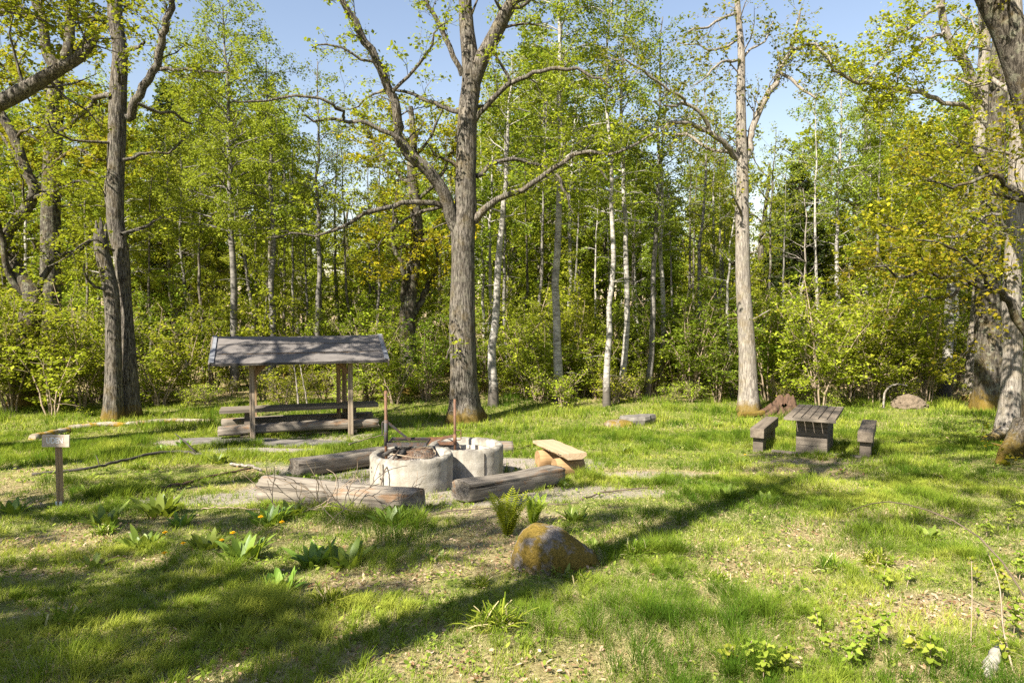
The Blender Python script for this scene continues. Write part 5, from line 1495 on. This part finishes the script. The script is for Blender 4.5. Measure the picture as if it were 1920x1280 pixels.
stick('fallen_stick', [(655, 862, .30), (690, 852, .32), (722, 846, .34)], .012, .009, 'twig', 'straight pale stick lying along the back log by the nearer ring', 'stick')
stick('fallen_stick', [(960, 848, .02), (985, 840, .03), (1002, 836, .04)], .016, .01, 'rotten', 'thin brown stick between the log end and the pale bench', 'stick')
stick('fallen_stick', [(1090, 938, .02), (1140, 927, .04), (1210, 918, .03), (1290, 905, .02)], .014, .006, 'twig_dark', 'thin dark twig on bare earth right of the squared log', 'stick')
stick('fallen_stick', [(800, 968, .02), (900, 958, .03), (1000, 952, .03), (1085, 945, .02)], .010, .006, 'twig_dark', 'long thin twig on bare earth in front of the squared log', 'stick')
stick('fallen_stick', [(370, 957, .02), (430, 955, .03), (490, 958, .02)], .009, .006, 'twig', 'thin grey twig in the grass below the gravel', 'stick')
stick('mossy_log', [(60, 824, .03), (110, 815, .06), (128, 812, .07)], .10, .08, 'moss_log', 'short mossy log end just behind the sign board', 'log', 12, .08)
stick('mossy_log', [(130, 805, .02), (190, 800, .05), (240, 798, .03), (300, 793, .04), (360, 790, .02), (400, 790, .0)], .09, .06, 'moss_log', 'long pale fallen log with orange moss at the foot of the broken grey oak', 'log', 12, .08)
stick('leaning_stem', [(560, 770, .1), (556, 766, .9), (550, 762, 1.6)], .03, .014, 'dead_wood', 'bleached dead stem leaning behind the shelter table', 'branch')
stick('leaning_stem', [(578, 772, .1), (570, 768, .8), (562, 764, 1.5)], .024, .012, 'dead_wood', 'thinner bleached dead stem next to the one behind the shelter table', 'branch')
stick('arched_branch', [(1656, 765, 0), (1658, 764, .45), (1668, 763, .66), (1684, 762, .72), (1700, 762, .66)], .035, .02, 'dead_wood', 'pale arched dead branch left of the ant heap', 'branch')
stick('bark_piece', [(1848, 1276, .02), (1862, 1256, .07), (1876, 1238, .08)], .035, .03, 'pale_wood', 'piece of white birch wood at the lower right corner', 'wood piece', 8)
b0 = P(1850, 1279)
def stem_thing(name, pts, r0, r1, mat, label, cat): 
    s = spline(np.array(pts) - np.array(pts[0]), 16); k = MB(); k.tube(s, np.linspace(r0, r1, 16), 6, lump=.1, seed=1)
    return tag(k.build(name, M[mat], None, pts[0]), label, cat)
stem_thing('bramble_stem', [G(3.2, 3.9), G(2.95, 4.2, .62), G(2.85, 5.0, .72), G(2.95, 5.9, .5), G(3.3, 6.6, .30)], .006, .0025, 'twig_dark', 'thin dark arching bramble stem at the right', 'stem')
stem_thing('dry_stem', [P(1905, 1276), P(1880, 1240) + V3(0, 0, .18), P(1870, 1210) + V3(0, 0, .38), P(1866, 1200) + V3(-.03, .05, .55)], .006, .002, 'twig', 'bent dry stem standing in the lower right corner', 'stem')
stem_thing('dry_stem', [P(1820, 1215), P(1820, 1205) + V3(0, 0, .3), P(1817, 1200) + V3(.0, 0, .5)], .004, .002, 'twig', 'straight dry stem right of the patch of dead leaves', 'stem')
# brushwood in front of the front log
for i, (x0, y0, lab) in enumerate([(620, 985, 'forked bare twig standing before the middle of the front log'), (600, 962, 'bare twig bending left in front of the front log'), (700, 972, 'bare twig lying to the right in front of the front log'), (545, 968, 'small bare twig among dock leaves by the front log')]):
    rg = np.random.default_rng(40 + i); p = P(x0, y0); Wd = Wood()
    for q in range(2):
        aa = rg.uniform(-.4, 1.2) + (2.4 if q % 2 else 0)
        grow(Wd, rg.normal(0, .05, 3) * [1, 1, .2], np.array([math.cos(aa), .35 * math.sin(aa), rg.uniform(.25, .9)]), rg.uniform(.45, .8), .006, 0, Spec(seg=[.08, .07, .06], wig=[.16, .2, .2], trop=[-.02, 0, 0], per=[3, 3, 3], ang=[.6, .6, .6], lr=[.5, .5, .5], rr=[.65, .6, .6], t0=[.25, .2, .2], up=.1, flat=0, min=.12, leafper=1), rg, 2, (5, 4, 3, 3))
    me = mesh_np('brush_twig', np.concatenate(Wd.V), [np.concatenate(Wd.Q)], M['twig'])
    tag(link('brush_twig', me, None, p), lab, 'twig', 'bare twigs by the front log')

# ------------------------------------------------------------------ leafy plants
def leaf_strip(p, d, L, w, arch, rg, nseg=5, wav=.1):
    """one blade shaped leaf: returns V, quads"""
    t = np.linspace(0, 1, nseg + 1); d = nrm(np.array([d[0], d[1], 0.0])); side = np.array([-d[1], d[0], 0])
    z = L * (np.sin(arch[0]) * t - arch[1] * t ** 2); r = L * np.cos(arch[0]) * t * (1 + .25 * t)
    ctr = p + d * r[:, None] + np.array([0, 0, 1]) * z[:, None]
    wd = w * np.sin(np.pi * np.clip(.06 + .94 * t, 0, 1) ** .8) ** .8 * .5 + .004
    tw = rg.normal(0, .25)
    s = side * math.cos(tw) + np.array([0, 0, 1]) * math.sin(tw)
    ph = rg.random() * 6
    V = []
    for i in range(nseg + 1):
        up = np.array([0, 0, .18 * wd[i] + wav * wd[i] * math.sin(ph + i * 2.0)])
        V += [ctr[i] - s * wd[i] + up, ctr[i], ctr[i] + s * wd[i] + up]
    F = []
    for i in range(nseg):
        a = i * 3; F += [(a, a + 1, a + 4, a + 3), (a + 1, a + 2, a + 5, a + 4)]
    return np.array(V), np.array(F)
def rosette(name, seed, n, L, w, mat, up=(.6, 1.25), arch=.35):
    rg = np.random.default_rng(seed); Vs = []; Fs = []; At = []; off = 0
    for i in range(n):
        a = i * 2.4 + rg.normal(0, .3); u = rg.uniform(*up); l = L * rg.uniform(.6, 1.1)
        V, F = leaf_strip(np.array([math.cos(a), math.sin(a), 0]) * rg.uniform(.01, .13), (math.cos(a), math.sin(a)), l, w * rg.uniform(.75, 1.15), (u, arch * rg.uniform(.5, 1.3)), rg)
        Vs.append(V); Fs.append(F + off); off += len(V); At.append(np.full(len(V), np.clip(rg.normal(.5, .25), 0, 1)))
    root = empty(name, (0, 0, 0))
    me = mesh_np('leaves', np.concatenate(Vs), [np.concatenate(Fs)], M[mat], {'v': np.concatenate(At)}, True)
    reg(link('leaves', me, root)); return root
docks = [rosette('dock_plant', 1, 32, .32, .07, 'dock', (.75, 1.45), .22), rosette('dock_plant', 2, 24, .27, .06, 'dock', (.75, 1.45), .22), rosette('dock_plant', 3, 16, .21, .055, 'dock', (.5, 1.3), .25)]
seen = set()
dk = [(25, 962, 1, 1.0, 'broad leaved dock at the left edge of the photo, left of the sign'), (160, 925, 2, .9, 'dock plant close to the right side of the sign post'), (196, 985, 1, 1.0, 'dock plant right of and below the sign post in sunny grass'), (300, 968, 0, 1.15, 'large dock plant between the sign and the front log'),
      (340, 985, 1, .9, 'dock plant at the right side of the large one left of the front log'), (270, 1032, 0, .85, 'dock plant in the shade left of the yellow dandelions'), (390, 1030, 1, 1.0, 'dock plant by the rightmost dandelions in the shade'), (455, 1052, 0, .9, 'dark dock plant in the shade right of the dandelions'),
      (505, 985, 0, .95, 'dock plant below the left end of the front log'), (545, 968, 1, 1.0, 'dock plant touching the underside of the front log'), (590, 1062, 0, .95, 'dock plant standing in deep shade, left one of a pair'), (650, 1062, 1, 1.05, 'dock plant standing in deep shade, right one of a pair'),
      (525, 1108, 1, .9, 'small dock plant in the front shade'), (740, 962, 1, .85, 'dock plant at the right end of the front log'), (735, 990, 0, .95, 'dock plant in front of the right end of the front log'), (820, 1050, 2, .7, 'small dock plant left of the boulder'),
      (1078, 978, 0, .85, 'dock plant right of the ferns'), (1118, 1030, 1, .7, 'dark dock plant at the tail of the boulder'), (1060, 1078, 2, .75, 'little dock plant in front of the boulder'), (1362, 935, 1, .9, 'dock plant in the long bar of shade'), (1440, 945, 2, 1.0, 'dock plant right of the long bar of shade'),
      (1345, 800, 1, .9, 'dock plant in sunny grass before the pale oak'), (1170, 850, 1, .9, 'dock plant in sunny grass right of the pale bench'), (1395, 868, 2, .9, 'dock plant left of the left beam seat'), (345, 838, 0, .9, 'dock plant near the forked end of the dark branch'), (300, 845, 1, .9, 'dock plant behind the dark fallen branch'), (410, 868, 0, .9, 'dock plant in front of the tip of the dark branch'), (1740, 1010, 1, .8, 'dock plant in the grass at the right'), (1060, 912, 2, .8, 'dock plant at the far end of the squared log'), (175, 1062, 2, .8, 'dock leaf tuft in the front left shade')]
for i, (px, py, kd, s, lab) in enumerate(dk):
    o = docks[kd]
    p = P(px, py); p[2] -= .01; rz = rng.random() * 6.28
    if kd in seen: dup(o, p, rz, s * rng.uniform(.8, 1.1), lab, 'dock plant', 'dock plants in the grass')
    else:
        seen.add(kd); o.location = Vector(p); o.rotation_euler = (0, 0, rz); o.scale = (s,) * 3; tag(o, lab, 'dock plant', 'dock plants in the grass')
# dandelions
def dandelion():
    root = empty('dandelion', (0, 0, 0)); k = MB(); k.tube([(0, 0, 0), (.01, 0, .07), (.005, .01, .13)], .003, 5); k.build('stem', M['stem'], root)
    k = MB()
    for ringi, (rr, n, zz) in enumerate([(.026, 16, .004), (.018, 12, .010), (.009, 8, .014)]):
        for j in range(n):
            a = j / n * 6.283 + ringi; c, s = math.cos(a), math.sin(a); w = .0045
            k.add([(-s * w * .4, c * w * .4, 0), (s * w * .4, -c * w * .4, 0), (c * rr + s * w, s * rr - c * w, zz), (c * rr - s * w, s * rr + c * w, zz)], [(0, 1, 2, 3)])
    k.tube([(0, 0, -.012), (0, 0, .004)], [.006, .010], 8)
    k.build('flower_head', M['dandelion'], root, (.005, .01, .135)); return root
dd = dandelion(); first = True
for px, py, lab in [(308, 1024, 'yellow dandelion between two docks, uppermost of the shaded three'), (346, 1043, 'yellow dandelion in the middle of the shaded three'), (310, 1064, 'yellow dandelion lowest of the shaded three'), (435, 1026, 'yellow dandelion by the dark dock plant'), (418, 1036, 'small yellow dandelion left of the dark dock plant'), (487, 994, 'yellow dandelion under the left end of the front log'), (530, 1004, 'yellow dandelion below the dock at the front log'), (1397, 864, 'yellow dandelion left of the left beam seat')]:
    p = P(px, py)
    if first: dd.location = Vector(p); tag(dd, lab, 'dandelion', 'dandelions'); first = False
    else: dup(dd, p, rng.random() * 6, rng.uniform(.85, 1.15), lab, 'dandelion', 'dandelions')
# ferns
def fern(seed, n, L, p, label):
    rg = np.random.default_rng(seed); Vs = []; At = []
    root = empty('fern', p, 0, label, 'fern', 'ferns by the boulder'); k = MB()
    for i in range(n):
        a = i * 2.4 + rg.normal(0, .2); l = L * rg.uniform(.75, 1.05); t = np.linspace(0, 1, 22); lean = rg.uniform(.15, .75)
        d = np.array([math.cos(a), math.sin(a), 0]); sd = np.array([-d[1], d[0], 0])
        c = d * (l * lean * t ** 1.7)[:, None] + np.array([0, 0, 1]) * (l * (t - .18 * lean * t ** 3))[:, None]
        k.tube(c[::5], np.linspace(.004, .0015, len(c[::5])), 4)
        for j in range(1, 22):
            pl = .22 * l * math.sin(math.pi * min(1, (t[j] * .92 + .10))) ** .7 + .006
            for s in (-1, 1):
                ax = nrm(sd * s + d * .25 + np.array([0, 0, .25])); wv = np.array([0, 0, 1]) * .007 + d * .007
                Vs.append(np.array([c[j], c[j] + ax * pl * .5 + wv, c[j] + ax * pl, c[j] + ax * pl * .5 - wv])); At.append(np.full(4, rg.random()))
    k.build('stalks', M['stem'], root)
    i = np.arange(len(Vs)) * 4
    me = mesh_np('fronds', np.concatenate(Vs), [np.stack([i, i + 1, i + 2, i + 3], 1)], M['fern'], {'v': np.concatenate(At)})
    reg(link('fronds', me, root))
fern(1, 16, .52, P(952, 1005), 'tall upright yellow green fern left of and behind the boulder')
fern(2, 11, .38, P(1000, 985), 'shorter fern at the right side of the tall fern, behind the boulder')
# tree seedlings in the lower right corner and grass tufts
def seedling(seed, h, n, L, name='oak_seedling'):
    rg = np.random.default_rng(seed); root = empty(name, (0, 0, 0)); k = MB(); Vs = []; Fs = []; At = []; off = 0
    tl = np.array([(0, 0, 0), (rg.normal(0, .02), rg.normal(0, .02), h * .5), (rg.normal(0, .04), rg.normal(0, .04), h)]); k.tube(spline(tl, 8), np.linspace(.004, .002, 8), 5); k.build('stem', M['twig'], root)
    s = spline(tl, 20)
    for i in range(n):
        f = .35 + .65 * i / n; p = s[int(f * 19)]; a = i * 2.4 + rg.normal(0, .3)
        V, F = leaf_strip(p, (math.cos(a), math.sin(a)), L * rg.uniform(.7, 1.1), L * .5, (rg.uniform(-.1, .6), .25), rg, 5, .5)
        Vs.append(V); Fs.append(F + off); off += len(V); At.append(np.full(len(V), rg.random()))
    me = mesh_np('leaves', np.concatenate(Vs), [np.concatenate(Fs)], M['seedling'], {'v': np.concatenate(At)}, True); reg(link('leaves', me, root)); return root
sd = [seedling(1, .26, 15, .055), seedling(2, .36, 20, .058), seedling(3, .16, 9, .05)]
seen = set()
for i, (px, py, kd, s) in enumerate([(1430, 1290, 1, .8), (1400, 1262, 0, .8), (1470, 1282, 0, .9), (1620, 1240, 1, .8), (1650, 1225, 0, 1.0), (1690, 1230, 2, 1.2), (1600, 1265, 0, .9), (1660, 1110, 0, .9), (1645, 1085, 2, .9), (1880, 1125, 1, .9), (1900, 1200, 1, .85), (1830, 1100, 0, .9), (1910, 1090, 0, 1.0), (1880, 1255, 0, .8), (1740, 1270, 0, 1.0), (1520, 1180, 2, 1.0), (1380, 1275, 2, 1.1), (1700, 1100, 2, 1.0), (1570, 1245, 2, 1.0), (1850, 1010, 0, 1.1), (1890, 1000, 1, 1.0)]):
    p = P(px, min(py, 1300)); lab = 'bright young tree seedling in the thin grass of the lower right corner'
    if kd in seen: dup(sd[kd], p, rng.random() * 6, s, lab, 'seedling', 'seedlings in the lower right corner')
    else: seen.add(kd); o = sd[kd]; o.location = Vector(p); o.scale = (s,) * 3; tag(o, lab, 'seedling', 'seedlings in the lower right corner')
# taller tussocks of grass
def tussock(seed, n, L):
    rg = np.random.default_rng(seed); Vs = []; Fs = []; At = []; off = 0
    for i in range(n):
        a = rg.random() * 6.28; p = np.array([rg.normal(0, .05), rg.normal(0, .05), 0]); l = L * rg.uniform(.5, 1.1)
        V, F = leaf_strip(p, (math.cos(a), math.sin(a)), l, .0035, (rg.uniform(.8, 1.4), rg.uniform(.2, .6)), rg, 4, 0)
        Vs.append(V); Fs.append(F + off); off += len(V); At.append(np.full(len(V), rg.uniform(.0, .5) if rg.random() < .88 else .9))
    root = empty('grass_tussock', (0, 0, 0)); me = mesh_np('blades', np.concatenate(Vs), [np.concatenate(Fs)], M['grass'], {'v': np.concatenate(At)}); reg(link('blades', me, root)); return root
tu = [tussock(1, 190, .20), tussock(2, 140, .15), tussock(3, 240, .24)]
TL = [(205, 925, 'dark tussock of long grass right of the sign post'), (130, 1170, 'dark grass tussock in the front left corner'), (620, 1140, 'grass tussock at the edge of the front shade'), (195, 1000, 'tussock below the sign in sunny grass'), (1090, 1090, 'tussock of pale green grass in front of the boulder'), (1190, 1045, 'tussock right of the tail of the boulder'), (470, 835, 'tuft at the foot of the left shelter post'), (655, 828, 'tuft at the foot of the right shelter post'), (1585, 858, 'tuft at the foot of the right beam seat'), (1540, 862, 'tuft at the foot of the table'), (1350, 1095, 'low tussock in the middle of the right front grass'), (1560, 1075, 'tussock left of the dead leaf patch'), (1640, 1060, 'tussock behind the dead leaf patch'), (900, 1100, 'tussock left of the boulder foot'), (930, 1180, 'tussock in the long bar of shade'), (1760, 900, 'tussock in front of the right hand oaks'), (1650, 850, 'tussock right of the table seats'), (260, 880, 'tussock by the dark branch'), (420, 1185, 'tussock in the front shade'), (860, 925, 'small tuft at the foot of the nearer ring')]
seen = set()
for i, (px, py, lab) in enumerate(TL):
    kd = i % 3; p = P(px, py); s = .7 if 'foot' in lab else rng.uniform(.8, 1.1)
    if kd in seen: dup(tu[kd], p, rng.random() * 6, s, lab, 'grass tussock', 'grass tussocks')
    else: seen.add(kd); o = tu[kd]; o.location = Vector(p); o.scale = (s,) * 3; tag(o, lab, 'grass tussock', 'grass tussocks')
